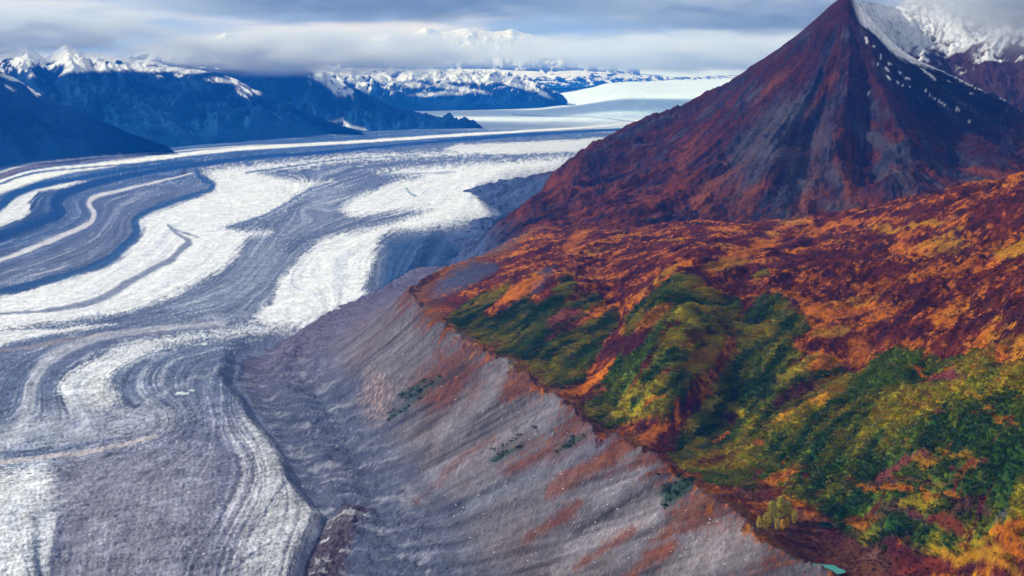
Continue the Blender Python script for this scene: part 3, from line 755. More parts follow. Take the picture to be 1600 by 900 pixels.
def build_land():
    rows = np.concatenate([np.geomspace(600, 860, 30)[:-1], np.geomspace(860, 4000, 640)])
    tans = np.concatenate([np.linspace(-0.24, 0.39, 611), np.linspace(0.395, 0.68, 30)])
    TX, Y = np.meshgrid(tans, rows)
    X = TX * Y
    Z, d = land_height(X, Y)
    _, t = land_base(X, Y)
    c, gm, veg = land_colour(X, Y, Z, d, t)
    keep = (Z > -22) & ~((Z < 60) & (Y > 3300) & (X > -100))
    o = grid_mesh('hillside', X, Y, Z, c, MAT_LAND, keep=keep)
    structure(o, 'autumn tundra hillside behind a steep grey gravel moraine wall')
    return X, Y, Z, c, gm, veg
land = build_land()

# ------------------------------------------------------------------ the big peak on the right
def build_peak():
    P = [(1325,2,4400),(1265,42,4440),(1200,87,4500),(1150,122,4560),(1100,152,4620),(1040,182,4700),(1000,199,4760),(930,236,4820),(880,268,4800),(845,305,4450),(820,335,4050),(803,352,3800),
      (1343,45,4300),(1358,62,4220),(1385,160,3950),(1380,240,3680),(1300,200,3850),(1200,250,3700),(1200,170,4050),(1120,250,3920),(1110,190,4330),(1000,262,4350),(960,300,4080),(900,335,3820),
      (1100,335,3480),(1200,335,3420),(1300,325,3380),(1250,300,3500),(1400,88,4330),(1470,112,4380),(1540,147,4330),(1600,177,4260),(1700,232,4100),(1470,200,4020),(1550,240,3750),(1500,290,3420),(1420,300,3420),(1600,280,3350),
      (1415,262,3620),(1440,250,3680),(1700,320,3300),(1020,330,3650),(930,350,3600)]
    q, z = [], []
    for px, py, Yd in P:
        x, zz = at_dist(px, py, Yd); q.append((x / 1000, Yd / 1000)); z.append(zz)
    for px, py, Yd in P[:11]:
        x, zz = at_dist(px, py, Yd)
        q.append(((x - 20) / 1000, (Yd + 420) / 1000)); z.append(max(zz - 330, -30) if px > 1000 else max(zz - 240, -35))
    for px, py, Yd in [(1400,88,4330),(1470,112,4380),(1540,147,4330),(1600,177,4260),(1700,232,4100)]:
        x, zz = at_dist(px, py, Yd)
        q.append(((x + 90) / 1000, (Yd + 420) / 1000)); z.append(zz - 190)
    for px, py, zz in [(830,303,42),(790,335,22),(745,352,2),(905,262,62),(880,285,90),(960,226,40),(1000,208,20),(850,325,110),(700,380,-20),(860,262,-15),(930,238,-15),(720,320,-30)]:
        x, y = at_height(px, py, zz); q.append((x / 1000, y / 1000)); z.append(zz)
    for x, y, zz in [(70,3300,165),(-180,3150,0),(-200,3500,-10),(-160,3900,-5),(-120,4300,-10),(-60,4600,10),(-320,3100,-40),(-400,3600,-60),(500,2900,180),(1000,2800,230),(1600,2800,300),(2400,3200,360),(2600,4800,300),(2200,5600,250),(0,5600,-60),(800,5700,-20),(1500,5600,150),(-300,4200,-60),(-300,5200,-70)]:
        q.append((x / 1000, y / 1000)); z.append(zz)
    F = TPS(q, z, 1e-6)
    rows = np.linspace(0, 1, 440); rows = 3000 + 3400 * (rows * 0.55 + 0.45 * rows ** 2)
    tans = np.concatenate([np.linspace(-0.07, 0.40, 490), np.linspace(0.406, 0.62, 26)])
    TX, Y = np.meshgrid(tans, rows); X = TX * Y
    Z = F(X / 1000, Y / 1000)
    px0, _ = at_dist(1325, 2, 4400); ax, ay = px0, 4400
    # sharp arete: fold the smooth surface
    dx, dy = X - ax, Y - ay
    r = np.sqrt(dx * dx + dy * dy) + 1; th = np.arctan2(dy, dx)
    thw = th + 0.035 * fbm(X / 600, Y / 600, 2, seed=50) + 0.006 * fbm(X / 60, Y / 60, 3, seed=63)
    amp = sstep(0, 700, r)
    g1 = ridged(thw * 8, r / 1100, 4, 0.55, seed=51); g2 = ridged(thw * 34, r / 500, 4, 0.62, seed=52)
    g0 = ridged(thw * 2.6 + 0.9, r / 1800, 3, 0.5, seed=64)
    Z = Z + amp * (20 * (g1 - 0.4) + 5 * (g2 - 0.4)) + sstep(100, 1200, r) * 46 * (g0 - 0.5) + sstep(60, 500, r) * (30 * (ridged(X / 260 + 0.3 * thw, Y / 200, 6, 0.6, seed=65) - 0.4) + 7 * (ridged(X / 60, Y / 70, 4, 0.6, seed=66) - 0.4)) + fbm(X / 70, Y / 70, 4, 0.6, seed=53) * 5 + 16 * np.exp(-r / 90)
    b0x, b0y = pic(X, Y, Z)
    for pts, h_, w_ in (([(1328,14),(1352,70),(1375,130),(1400,200),(1430,262)], 42, 60), ([(1322,20),(1290,90),(1255,150),(1215,215),(1175,290)], 34, 46),
                        ([(1324,30),(1325,110),(1318,180),(1300,240),(1318,300)], 26, 40), ([(1310,40),(1262,120),(1200,190),(1120,275)], -34, 48),
                        ([(1338,60),(1350,140),(1352,220),(1370,290)], -38, 48), ([(1265,60),(1190,125),(1100,200),(1000,290)], 24, 50), ([(1240,90),(1150,165),(1050,250)], -24, 44),
                        ([(1305,60),(1285,150),(1262,230),(1245,300)], -28, 36), ([(1400,120),(1450,200),(1500,270)], -30, 50), ([(1450,130),(1520,210),(1580,262)], 26, 55),
                        ([(1415,258),(1412,268),(1408,290)], 46, 62), ([(1415,262),(1450,290),(1480,310)], 22, 34), ([(1215,262),(1200,290),(1190,330)], 30, 44), ([(1180,150),(1080,240),(960,310)], 18, 40)):
        wl = []
        for px, py in spline(pts, 3):
            k_ = np.unravel_index(np.argmin((b0x - px) ** 2 + (b0y - py) ** 2 + np.where(Y > 4450, 1e6, 0)), X.shape); wl.append((X[k_], Y[k_]))
        dl = line_d(X + 30 * fbm(X / 120, Y / 120, 4, seed=69), Y + 30 * fbm(X / 120, Y / 120, 4, seed=70), wl)
        Z = Z + 0.8 * h_ * np.exp(-np.abs(dl / w_) ** 1.5) * sstep(20, 260, r)
    # eroded bluffs above the tundra
    bl = sstep(360, 250, Z) * sstep(0, 60, Z)
    Z = Z + bl * 12 * ridged(X / 120, Y / 90, 4, 0.55, seed=54)
    n1 = fbm(X / 260, Y / 260, 5, 0.6, seed=55); n3 = fbm(X / 22, Y / 30, 4, 0.7, seed=56)
    sA = 0.75 * fbm(thw * 22, r / 500, 5, 0.62, seed=57) + 0.6 * fbm(X / 90, Y / 120, 5, 0.65, seed=68); sB = fbm(thw * 85, r / 200, 5, 0.65, seed=58)
    hue = fbm(thw * 6 + 3, r / 500, 4, 0.6, seed=59) + 0.5 * fbm(X / 130, Y / 160, 5, 0.65, seed=67)
    sh = X.shape + (3,)
    c = np.ones(sh) * C(0.05, 0.018, 0.028)
    c = mixc(c, C(0.085, 0.022, 0.018), sstep(-0.2, 0.25, sA + 0.5 * sB))
    c = mixc(c, C(0.035, 0.032, 0.06), sstep(0.0, 0.3, hue + 0.3 * sB + 0.2 * sA))
    low = sstep(620, 300, Z)
    c = mixc(c, C(0.20, 0.050, 0.014), sstep(0.25, 0.6, sA * 0.7 + sB * 0.8 + 0.25 * low - hue * 0.3 + 0.1 * n3) * (0.35 + 0.65 * low) * 0.9)
    basev = sstep(340, 215, Z) * sstep(120, 170, Z) * sstep(-0.25, 0.25, sA + 0.6 * n3 + 0.4 * n1)
    c = mixc(c, C(0.26, 0.062, 0.010), basev * 0.6)
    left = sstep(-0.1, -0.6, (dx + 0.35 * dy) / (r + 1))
    # right-hand flank: shade of the unlit side painted in as blue-black
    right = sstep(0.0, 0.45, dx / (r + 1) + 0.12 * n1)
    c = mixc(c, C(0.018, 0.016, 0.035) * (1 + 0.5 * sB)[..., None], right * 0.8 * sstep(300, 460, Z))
    scr = sstep(0.18, 0.42, -sA + 0.5 * sB + 0.3 * hue + 0.25 * n1) * sstep(230, 330, Z)
    c = mixc(c, C(0.11, 0.10, 0.14) * (1 + 0.3 * sB)[..., None], scr * 0.75 * sstep(1250, 500, r))
    # the apron towards the ice is bare blue-grey debris
    ap = sstep(165, 70, Z + 45 * n1 + 20 * n3)
    c = mixc(c, C(0.05, 0.075, 0.165) * (1 + 0.5 * n3 + 0.4 * sB)[..., None], ap)
    # snow: the lee side right of the summit and streaks below it
    bx, by = pic(X, Y, Z)
    X1, Y1 = X, Y
    ridge_pts = [at_dist(p, q_, d)[0] for p, q_, d in ((1330,5,4380),(1343,45,4300),(1400,88,4330),(1470,112,4380),(1540,147,4330),(1600,177,4260))]
    ridge_y = [4380, 4300, 4330, 4380, 4330, 4260]
    rp = list(zip(ridge_pts, ridge_y))
    back = np.interp(X, [p[0] for p in rp], [p[1] for p in rp])
    behind = Y - back
    sn = sstep(-35, 15, behind + 40 * sB + 40 * n3) * sstep(ridge_pts[0] - 10, ridge_pts[0] + 25, X)
    sn = sn * sstep(300, 420, Z)
    def put(px, py):
        d_ = (bx - px) ** 2 + (by - py) ** 2 + np.where(behind > 5, 1e6, 0)
        k_ = np.unravel_index(np.argmin(d_), d_.shape); return X[k_], Z[k_], Y[k_]
    def blot(px, py, hl, hh, sl, soft=0.35):
        x_, z_, y_ = put(px, py); k_ = FOC / y_
        u = (X - x_) * k_ + 1.3 * n3 * 3; v = (Z - z_) * k_ * 1.02 + 1.3 * sB * 2
        t_ = math.radians(sl); uu = u * math.cos(t_) + v * math.sin(t_); vv = -u * math.sin(t_) + v * math.cos(t_)
        return sstep(1 + soft, 1 - soft, np.sqrt((uu / hl) ** 2 + (vv / hh) ** 2)) * (np.abs(Y - y_) < 260)
    for px, py, hl, hh, sl in ((1250,290,40,14,50),(1225,320,36,9,50),(1190,260,60,8,45),(1205,205,62,15,42),(1235,182,26,16,40),(1290,232,46,9,55),(1312,275,44,7,70),(1130,262,40,6,40),(1240,255,34,7,45),(1410,290,10,22,20),(1405,268,26,5,-40),(1460,285,40,5,-35),(1300,325,12,9,-40),(1360,215,40,10,-50),(1475,265,34,8,-30),(1395,230,20,8,-60)):
        c = mixc(c, C(0.085, 0.08, 0.11) * (1 + 0.5 * sB)[..., None], blot(px, py, hl, hh, sl, 0.9) * 0.8)
    for px, py, hl, hh, sl in ((1100,300,70,4,38),(1000,330,70,4,36),(900,330,60,4,38),(1180,300,50,5,34),(1250,320,30,6,30),(1330,290,22,10,60),(1440,320,30,8,30),(1060,250,50,3,40),(1550,270,30,6,-20),(1280,150,40,4,45),(1210,130,30,4,42)):
        c = mixc(c, C(0.26, 0.075, 0.02) * (1 + 0.6 * sB)[..., None], blot(px, py, hl, hh, sl, 0.9) * 0.75)
    dots = np.zeros(X.shape)
    for px, py, hl, hh, sl in ((1353,62,2.2,6,10),(1366,72,4,1.6,0),(1376,88,1.8,5.5,-10),(1372,99,2,1.6,0),(1390,99,5,1.5,-10),(1387,108,6,3,-25),(1388,121,4,3,-30),(1402,129,3,2.4,-40),(1408,113,2.5,1.6,0),(1418,123,5,1.3,-15),(1411,134,1,2,0),(1422,135,2,1.2,0),(1446,112,4,6,30),(1457,120,6,2.6,-50),(1447,140,6,1.2,-40),(1470,160,16,1.1,-42),(1356,146,1,2.4,-30),(1494,172,4,1.2,-35),(1515,192,4,1.4,-35),(1492,122,10,1.3,-32),(1515,133,12,1.2,-30),(1535,141,9,1.2,-30),(1565,156,9,1,-30),(1480,126,3,1.2,-40),(1518,146,3,1,-40),(1570,172,3,1,0)):
        dots = np.maximum(dots, blot(px, py, hl, hh, sl, 0.3))
    spots = dots + 0 * sstep(0.30, 0.40, fbm(thw * 26, r / 60, 4, 0.6, seed=60) + 0.1 * n3 - 0.001 * np.abs(r - 260)) * sstep(-330, -40, behind) * sstep(0, 20, dx) * sstep(470, 540, Z)
    sn = np.maximum(sn, spots)
    c = mixc(c, C(0.84, 0.86, 0.9), sn)
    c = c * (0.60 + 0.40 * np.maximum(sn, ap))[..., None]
    keep = (Z > -25)
    o = grid_mesh('mountain', X, Y, Z, c, MAT_PEAK, keep=keep)
    structure(o, 'dark red pyramid mountain with a snowy right flank')
build_peak()

# ------------------------------------------------------------------ lofted ranges (ridge line, foot line, hidden back)
def loft(name, label, ridge, foot, cols, rows, amp, snow, rock, seed, prof=1.15, back=1500, backdrop=-300, gul=(420, 3.0), marks=()):
    """ridge: (px, py, distance); foot: (px, py) on the valley floor or (px, py, distance)"""
    R = np.array([[at_dist(p, q, d)[0], d, at_dist(p, q, d)[1]] for p, q, d in ridge])
    Fp = []
    for f in foot:
        if len(f) == 2:
            x, y = at_height(f[0], f[1], 0.0); Fp.append((x, y, -12.0))
        else:
            x, z = at_dist(f[0], f[1], f[2]); Fp.append((x, f[2], z))
    Fp = np.array(Fp)
    s = np.linspace(0, 1, cols)
    def along(P):
        L = np.concatenate([[0], np.cumsum(np.linalg.norm(np.diff(P[:, :2], axis=0), axis=1))]); L = L / L[-1]
        return np.stack([np.interp(s, L, P[:, k]) for k in range(3)], 1)
    Rr, Ff = along(R), along(Fp)
    t = np.linspace(0, 1, rows)[:, None]
    X = Ff[None, :, 0] + (Rr[None, :, 0] - Ff[None, :, 0]) * t
    Y = Ff[None, :, 1] + (Rr[None, :, 1] - Ff[None, :, 1]) * t
    tz = t ** prof
    Z = Ff[None, :, 2] + (Rr[None, :, 2] - Ff[None, :, 2]) * tz
    # back side
    nb = rows // 4
    tb = np.linspace(0, 1, nb + 1)[1:, None]
    Xb = Rr[None, :, 0] + 0 * tb; Yb = Rr[None, :, 1] + back * tb
    Zb = Rr[None, :, 2] + (backdrop - Rr[None, :, 2]) * tb ** 0.9
    tt = np.concatenate([t + 0 * X, 1 + tb + 0 * Xb]); X = np.concatenate([X, Xb]); Y = np.concatenate([Y, Yb]); Z = np.concatenate([Z, Zb])
    fade = np.clip(s * (1 - s) * 9 + 0.08, 0, 1)[None, :] * sstep(0.0, 0.25, tt) * (1 - 0.55 * sstep(0.8, 1.0, tt) * sstep(1.4, 1.0, tt))
    sc = gul[0]
    S = s[None, :] * (np.linalg.norm(Rr[0, :2] - Rr[-1, :2])) + 0 * X
    wv = fbm(X / sc / 2, Y / sc / 2, 3, seed=seed + 5) * 0.6
    rg = ridged(S / sc + wv, tt * gul[1] * 0.5, 5, 0.55, seed=seed)
    Z0 = Z.copy()
    Z = Z + fade * amp * (rg - 0.45) * (1 - 0.6 * sstep(0.7, 1.0, tt)) + fade * amp * 0.5 * (ridged(X / sc * 1.4, Y / sc * 1.4, 5, 0.55, seed=seed + 1) - 0.4) * (1 - 0.6 * sstep(0.7, 1.0, tt))
    c = rock(X, Y, Z, tt, rg)
    sn = np.clip(snow(X, Y, Z, tt, rg, S), 0, 1)
    bx, by = pic(X, Y, Z)
    for px, py, hl, hh, sl in marks:
        k_ = np.unravel_index(np.argmin((bx - px) ** 2 + (by - py) ** 2 + np.where(tt > 1, 1e6, 0)), X.shape)
        f = FOC / Y[k_]; u = (X - X[k_]) * f + 5 * (rg - 0.3); v = (Z - Z[k_]) * f + 2.5 * fbm(X / 200, Y / 200, 4, 0.65, seed=73)
        t_ = math.radians(sl); uu = u * math.cos(t_) + v * math.sin(t_); vv = -u * math.sin(t_) + v * math.cos(t_)
        sn = np.maximum(sn, sstep(1.5, 0.5, np.sqrt((uu / hl) ** 2 + (vv / hh) ** 2)) * (tt <= 1.02))
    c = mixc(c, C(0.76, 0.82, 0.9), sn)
    o = grid_mesh(name, X, Y, Z, c, MAT_FAR)
    return structure(o, label)

def rock_haze(a_, b_):  # blue of the distant haze painted into the rock albedo
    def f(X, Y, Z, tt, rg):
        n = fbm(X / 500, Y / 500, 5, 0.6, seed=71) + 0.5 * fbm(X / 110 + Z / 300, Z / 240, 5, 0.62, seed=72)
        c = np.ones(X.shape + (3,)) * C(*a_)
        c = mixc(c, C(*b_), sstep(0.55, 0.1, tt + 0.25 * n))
        return mixc(c * (1 + 0.8 * n)[..., None], C(0.02, 0.07, 0.19), sstep(0.35, 0.9, rg + 0.6 * n) * 0.55)  # ribs painted lighter to stand in for light on the relief
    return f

ROCK = rock_haze((0.005, 0.018, 0.08), (0.010, 0.060, 0.17))
def snow_line(z0, soft, k=60, st=0.25, seed=80):
    def f(X, Y, Z, tt, rg, S):
        n = fbm(X / 160, Y / 420, 6, 0.68, seed=seed); n2 = fbm(S / 130, tt * 3, 4, 0.7, seed=seed + 1)
        return sstep(-soft, soft, Z - z0 + k * (n * 2.4 + n2 * 2.2) + k * st * rg)
    return f

loft('mountain', 'blue shaded ridge at the left edge of the glacier',
     [(-200,60,8600),(-60,88,8800),(0,112,9000),(25,124,9050),(45,134,9000),(62,146,8950),(100,166,8900),(150,188,8900),(200,207,8900),(262,228,8900)],
     [(-200,290),(-60,272),(0,263),(60,254),(120,247),(180,240),(230,234),(268,230)], 260, 130, 110, snow_line(560, 12, 40, 0.6, 81), rock_haze((0.008, 0.03, 0.11), (0.014, 0.07, 0.19)), 101, marks=((22,122,16,2,-22),(48,139,16,2.2,-38),(60,146,6,1.5,-30),(16,137,7,1.2,-40)))
loft('mountain', 'broad blue mountain wall with a streaky snow rim left of centre',
     [(-120,80,12500),(0,78,12500),(40,70,12500),(70,92,12400),(100,68,12500),(130,80,12400),(160,84,12300),(200,92,12200),(250,99,12200),(300,106,12100),(335,113,12000),(370,124,11900),(400,139,11800),(432,152,11700),(470,172,11500),(520,196,11300),(565,207,11100)],
     [(-120,258),(0,249),(150,239),(300,229),(420,219),(500,212),(568,207)], 440, 150, 130, snow_line(560, 10, 46, 0.9, 83), ROCK, 111, prof=0.8, marks=((345,125,14,3,-12),(378,146,14,1.6,-32),(372,113,22,3,-25),(400,130,14,3,-30),(300,112,24,3,0),(250,108,30,4,0),(200,104,30,4,0),(150,108,26,4,0),(100,112,20,4,10),(280,118,9,2,-10)))
loft('mountain', 'blue mountain with a snowy diagonal ridge behind the first wall',
     [(300,104,15500),(380,107,15200),(440,107,15000),(480,109,14800),(512,115,14500),(545,132,14200),(582,152,13800),(620,170,13400),(660,179,13000),(700,183,12700),(742,189,12400),(752,198,12200)],
     [(300,226),(420,218),(560,208),(640,204),(700,202),(735,200.5),(756,200)], 320, 130, 120, snow_line(560, 10, 40, 0.8, 85), ROCK, 121, prof=0.85, marks=((500,118,22,4,-28),(530,132,22,4,-32),(550,144,12,2.5,-35),(545,197,26,2,-14),(430,170,2,3,0)))
loft('mountain', 'distant blue range half covered with snow beyond the glacier bend',
     [(480,100,20500),(560,106,20000),(620,108,19800),(700,108,19600),(780,108,19200),(820,117,18800),(850,134,18300),(880,149,17900),(887,158,17500)],
     [(480,178),(600,173),(700,171),(800,168.5),(850,167),(880,165)], 320, 110, 110, snow_line(380, 16, 130, 1.0, 87), ROCK, 131, prof=0.75, marks=((560,124,30,3,-35),(600,122,26,3,-30),(640,130,20,4,-10),(690,147,40,2.5,2),(720,138,40,3,-8),(760,124,50,5,0),(800,130,40,4,-15),(840,140,25,3,-30),(700,120,60,4,0)))
loft('mountain', 'far snowy ridges with small rock outcrops above the snowfield',
     [(760,108,27500),(850,112,27000),(900,110,27000),(950,113,27000),(1000,117,27500),(1060,120,28500),(1130,118,29500),(1250,112,30000)],
     [(760,142,23500),(850,138,23500),(900,136,24000),(1000,133,25500),(1080,129,27000),(1130,126,28300),(1250,120,29000)], 260, 60, 40, snow_line(330, 20, 150, 1.2, 89), ROCK, 141)

# the snowy mountain behind the peak's right shoulder
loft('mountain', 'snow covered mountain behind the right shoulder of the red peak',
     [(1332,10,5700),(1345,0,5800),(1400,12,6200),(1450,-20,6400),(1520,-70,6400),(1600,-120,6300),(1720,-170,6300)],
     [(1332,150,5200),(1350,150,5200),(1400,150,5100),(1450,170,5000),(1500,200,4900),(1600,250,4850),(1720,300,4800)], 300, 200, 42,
     lambda X, Y, Z, tt, rg, S: sstep(-20, 20, Z - (640 + 0.10 * (X - 1800)) + 210 * fbm(X / 120, Y / 90, 6, 0.7, seed=91) + 30 * rg) * (0.42 + 0.5 * sstep(-0.3, 0.35, fbm(X / 22, Y / 40, 5, 0.7, seed=93) + 0.3 * rg)),  # snow thinned over dark rock to paint in the shade of the cloud
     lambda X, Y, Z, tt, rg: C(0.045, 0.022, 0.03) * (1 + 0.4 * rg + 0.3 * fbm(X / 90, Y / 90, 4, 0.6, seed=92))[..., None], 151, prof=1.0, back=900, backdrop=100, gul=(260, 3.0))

loft('mountain', 'far white peaks showing above the cloud bank in the top centre',
     [(250,90,32000),(300,70,32000),(330,58,32000),(352,50,32000),(372,60,32000),(395,55,32000),(420,66,32000),(470,78,32000),(520,60,33000),(560,64,33000),(610,50,33000),(640,54,33000),(665,42,33000),(690,50,33000),(730,44,33000),(770,50,33000),(800,46,33000),(850,60,33000),(1000,90,33000)],
     [(250,140,26000),(500,140,26000),(750,140,26000),(1000,140,26000)], 420, 80, 150, snow_line(700, 20, 260, 1.4, 95), ROCK, 161, prof=1.0, gul=(380, 3.0))
loft('mountain', 'small dark pointed summits poking out of the cloud bank at left',
     [(170,108,16500),(215,84,16500),(250,72,16500),(285,66,16500),(299,59,16500),(310,67,16500),(335,82,16500),(365,79,16500),(388,70,16500),(396,70,16500),(412,80,16500),(440,100,16500)],
     [(170,150,14500),(300,150,14500),(440,150,14500)], 200, 60, 22, snow_line(640, 20, 60, 1.2, 97), ROCK, 171, prof=1.0)

# ------------------------------------------------------------------ haze and cloud
def box(name, x0, x1, y0, y1, z0, z1):
    me = bpy.data.meshes.new(name)
    v = [(x, y, z) for x in (x0, x1) for y in (y0, y1) for z in (z0, z1)]
    me.from_pydata(v, [], [(0,1,3,2),(4,6,7,5),(0,4,5,1),(2,3,7,6),(0,2,6,4),(1,5,7,3)])
    o = bpy.data.objects.new(name, me); COL.objects.link(o); return o
hz = box('haze', -26000, 28000, -3000, 47000, -420, 1900)
hz['kind'] = 'stuff'
hm = bpy.data.materials.new('haze_air'); hm.use_nodes = True
nt = hm.node_tree; nt.nodes.clear()
ho = nt.nodes.new('ShaderNodeOutputMaterial'); hv = nt.nodes.new('ShaderNodeVolumePrincipled')
hv.inputs['Color'].default_value = (0.01, 0.21, 1.0, 1); hv.inputs['Absorption Color'].default_value = (1, 1, 1, 1)
hv.inputs['Density'].default_value = 3.4e-5; hv.inputs['Anisotropy'].default_value = 0.0
nt.links.new(hv.outputs[0], ho.inputs['Volume'])
hz.data.materials.append(hm)

def cloud(name, label, px0, px1, py0, py1, Yc, depth, dens, seed, soft=0.5):
    x0, zt = at_dist(px0, py0, Yc); x1, zb = at_dist(px1, py1, Yc)
    cx, cz = (x0 + x1) / 2, (zt + zb) / 2; rx, rz = (x1 - x0) / 2, (zt - zb) / 2
    import bmesh
    bm = bmesh.new(); bmesh.ops.create_icosphere(bm, subdivisions=4, radius=1.0)
    co = np.array([v.co[:] for v in bm.verts])
    n = fbm(co[:, 0] * 2.2 + seed, co[:, 2] * 1.2 + co[:, 1] * 2 + seed, 4, 0.5, seed=seed)
    for v, k in zip(bm.verts, n): v.co *= 1.0 + 0.13 * float(k)
    me = bpy.data.meshes.new(name); bm.to_mesh(me); bm.free()
    o = bpy.data.objects.new(name, me); COL.objects.link(o)
    o.location = (cx, Yc, cz); o.scale = (rx, depth / 2, rz)
    m = bpy.data.materials.new('cloud_vapour'); m.use_nodes = True
    nt = m.node_tree; nt.nodes.clear(); N, L = nt.nodes.new, nt.links.new
    out = N('ShaderNodeOutputMaterial'); pv = N('ShaderNodeVolumePrincipled')
    pv.inputs['Color'].default_value = (0.80, 0.87, 0.96, 1); pv.inputs['Anisotropy'].default_value = 0.1
    tc = N('ShaderNodeTexCoord')
    ln = N('ShaderNodeVectorMath'); ln.operation = 'LENGTH'; L(tc.outputs['Object'], ln.inputs[0])
    mp = N('ShaderNodeMapping'); mp.inputs['Scale'].default_value = (rx / 650, depth / 2 / 1100, rz / 150); mp.inputs['Location'].default_value = (seed * 3.7, 0, 0)
    L(tc.outputs['Object'], mp.inputs['Vector'])
    no = N('ShaderNodeTexNoise'); no.inputs['Scale'].default_value = 1.3; no.inputs['Detail'].default_value = 4
    no.inputs['Roughness'].default_value = 0.55
    L(mp.outputs[0], no.inputs['Vector'])
    # density = (1 - r) + noise, clipped
    a1 = N('ShaderNodeMath'); a1.operation = 'MULTIPLY_ADD'; a1.inputs[1].default_value = 3.4; a1.inputs[2].default_value = -1.7 + soft
    L(no.outputs['Fac'], a1.inputs[0])
    a2 = N('ShaderNodeMath'); a2.operation = 'SUBTRACT'; a2.inputs[0].default_value = 0.92; L(ln.outputs['Value'], a2.inputs[1])
    a3 = N('ShaderNodeMath'); a3.operation = 'MULTIPLY_ADD'; a3.inputs[1].default_value = 1.5; L(a2.outputs[0], a3.inputs[0])
    a4 = N('ShaderNodeMath'); a4.operation = 'MULTIPLY'; a4.inputs[1].default_value = 1.0; a4.use_clamp = True
    a5 = N('ShaderNodeMath'); a5.operation = 'MINIMUM'; a5.inputs[1].default_value = 1.0
    a3.inputs[2].default_value = 0.0; a3.use_clamp = True
    L(a1.outputs[0], a4.inputs[0])
    a6 = N('ShaderNodeMath'); a6.operation = 'MULTIPLY'; L(a3.outputs[0], a6.inputs[0]); L(a4.outputs[0], a6.inputs[1])
    a7 = N('ShaderNodeMath'); a7.operation = 'MULTIPLY'; a7.inputs[1].default_value = dens; L(a6.outputs[0], a7.inputs[0])
    a8 = N('ShaderNodeMath'); a8.operation = 'MULTIPLY'; L(a7.outputs[0], a8.inputs[0]); L(a6.outputs[0], a8.inputs[1])
    L(a8.outputs[0], pv.inputs['Density'])
    L(pv.outputs[0], out.inputs['Volume'])
    me.materials.append(m)
    o['kind'] = 'stuff'; o['label'] = label
    return o
SC.cycles.volume_bounces = 5
SC.cycles.max_bounces = 8
SC.cycles.volume_step_rate = 1.0
SC.cycles.volume_max_steps = 256
CL = [('long grey cloud bank hiding the mountain tops in the middle distance', 60, 980, 30, 130, 13600, 2600, 0.014, 1, 0.7),
 ('flat grey cloud bank ending behind the slope of the red peak', 560, 1700, 36, 126, 15000, 3000, 0.012, 5, 0.75),
 ('dark grey cloud at the upper left above the first mountain', -700, 460, -16, 104, 12900, 2400, 0.016, 2, 0.7),
 ('high grey cloud band above the far white peaks', -100, 1300, -120, 54, 17000, 3000, 0.02, 3, 0.75),
 ('high grey cloud stretching behind the summit of the red peak', 700, 2100, -110, 96, 16500, 3000, 0.02, 6, 0.9),
 ('pale mist lying round the snowy shoulder right of the red peak', 1290, 2000, -170, 122, 5050, 900, 0.014, 4, 0.9),
 ('faint wisp of mist drifting over the face of the red peak', 1080, 1330, 110, 290, 3500, 300, 0.0025, 7, 0.2)]
for c_ in CL: cloud('cloud', *c_)

# ------------------------------------------------------------------ vegetation
def leaf_mesh(name, n, mat, flat=0.62, leaf=0.30, seed=1, stems=True):
    """a bush of unit radius: many small leaf clumps in an uneven volume over short stems"""
    r = np.random.default_rng(seed); V = []; F = []
    lobes = [(r.normal(0, 0.38), r.normal(0, 0.38), 0.25 + 0.35 * r.random(), 0.42 + 0.25 * r.random()) for _ in range(6)]
    for i in range(n):
        lx, ly, lz, lr = lobes[i % 6]
        d = r.normal(size=3); d /= np.linalg.norm(d); d[2] = abs(d[2]) * 0.9 - 0.15
        p = np.array([lx, ly, lz * flat * 1.2]) + d * lr * np.array([1, 1, flat]) * (0.75 + 0.3 * r.random())
        nn = d + r.normal(0, 0.45, 3); nn /= np.linalg.norm(nn)
        t = np.cross(nn, r.normal(size=3)); t /= np.linalg.norm(t); b = np.cross(nn, t)
        L_ = leaf * (0.6 + 0.8 * r.random()); k = len(V)
        V += [p - t * L_ * 0.5, p - b * L_ * 0.32 + nn * 0.05, p + t * L_ * 0.5, p + b * L_ * 0.32 + nn * 0.05]
        F.append((k, k + 1, k + 2, k + 3))
    me = bpy.data.meshes.new(name); me.from_pydata([tuple(v) for v in V], [], F); me.materials.append(mat)
    return me

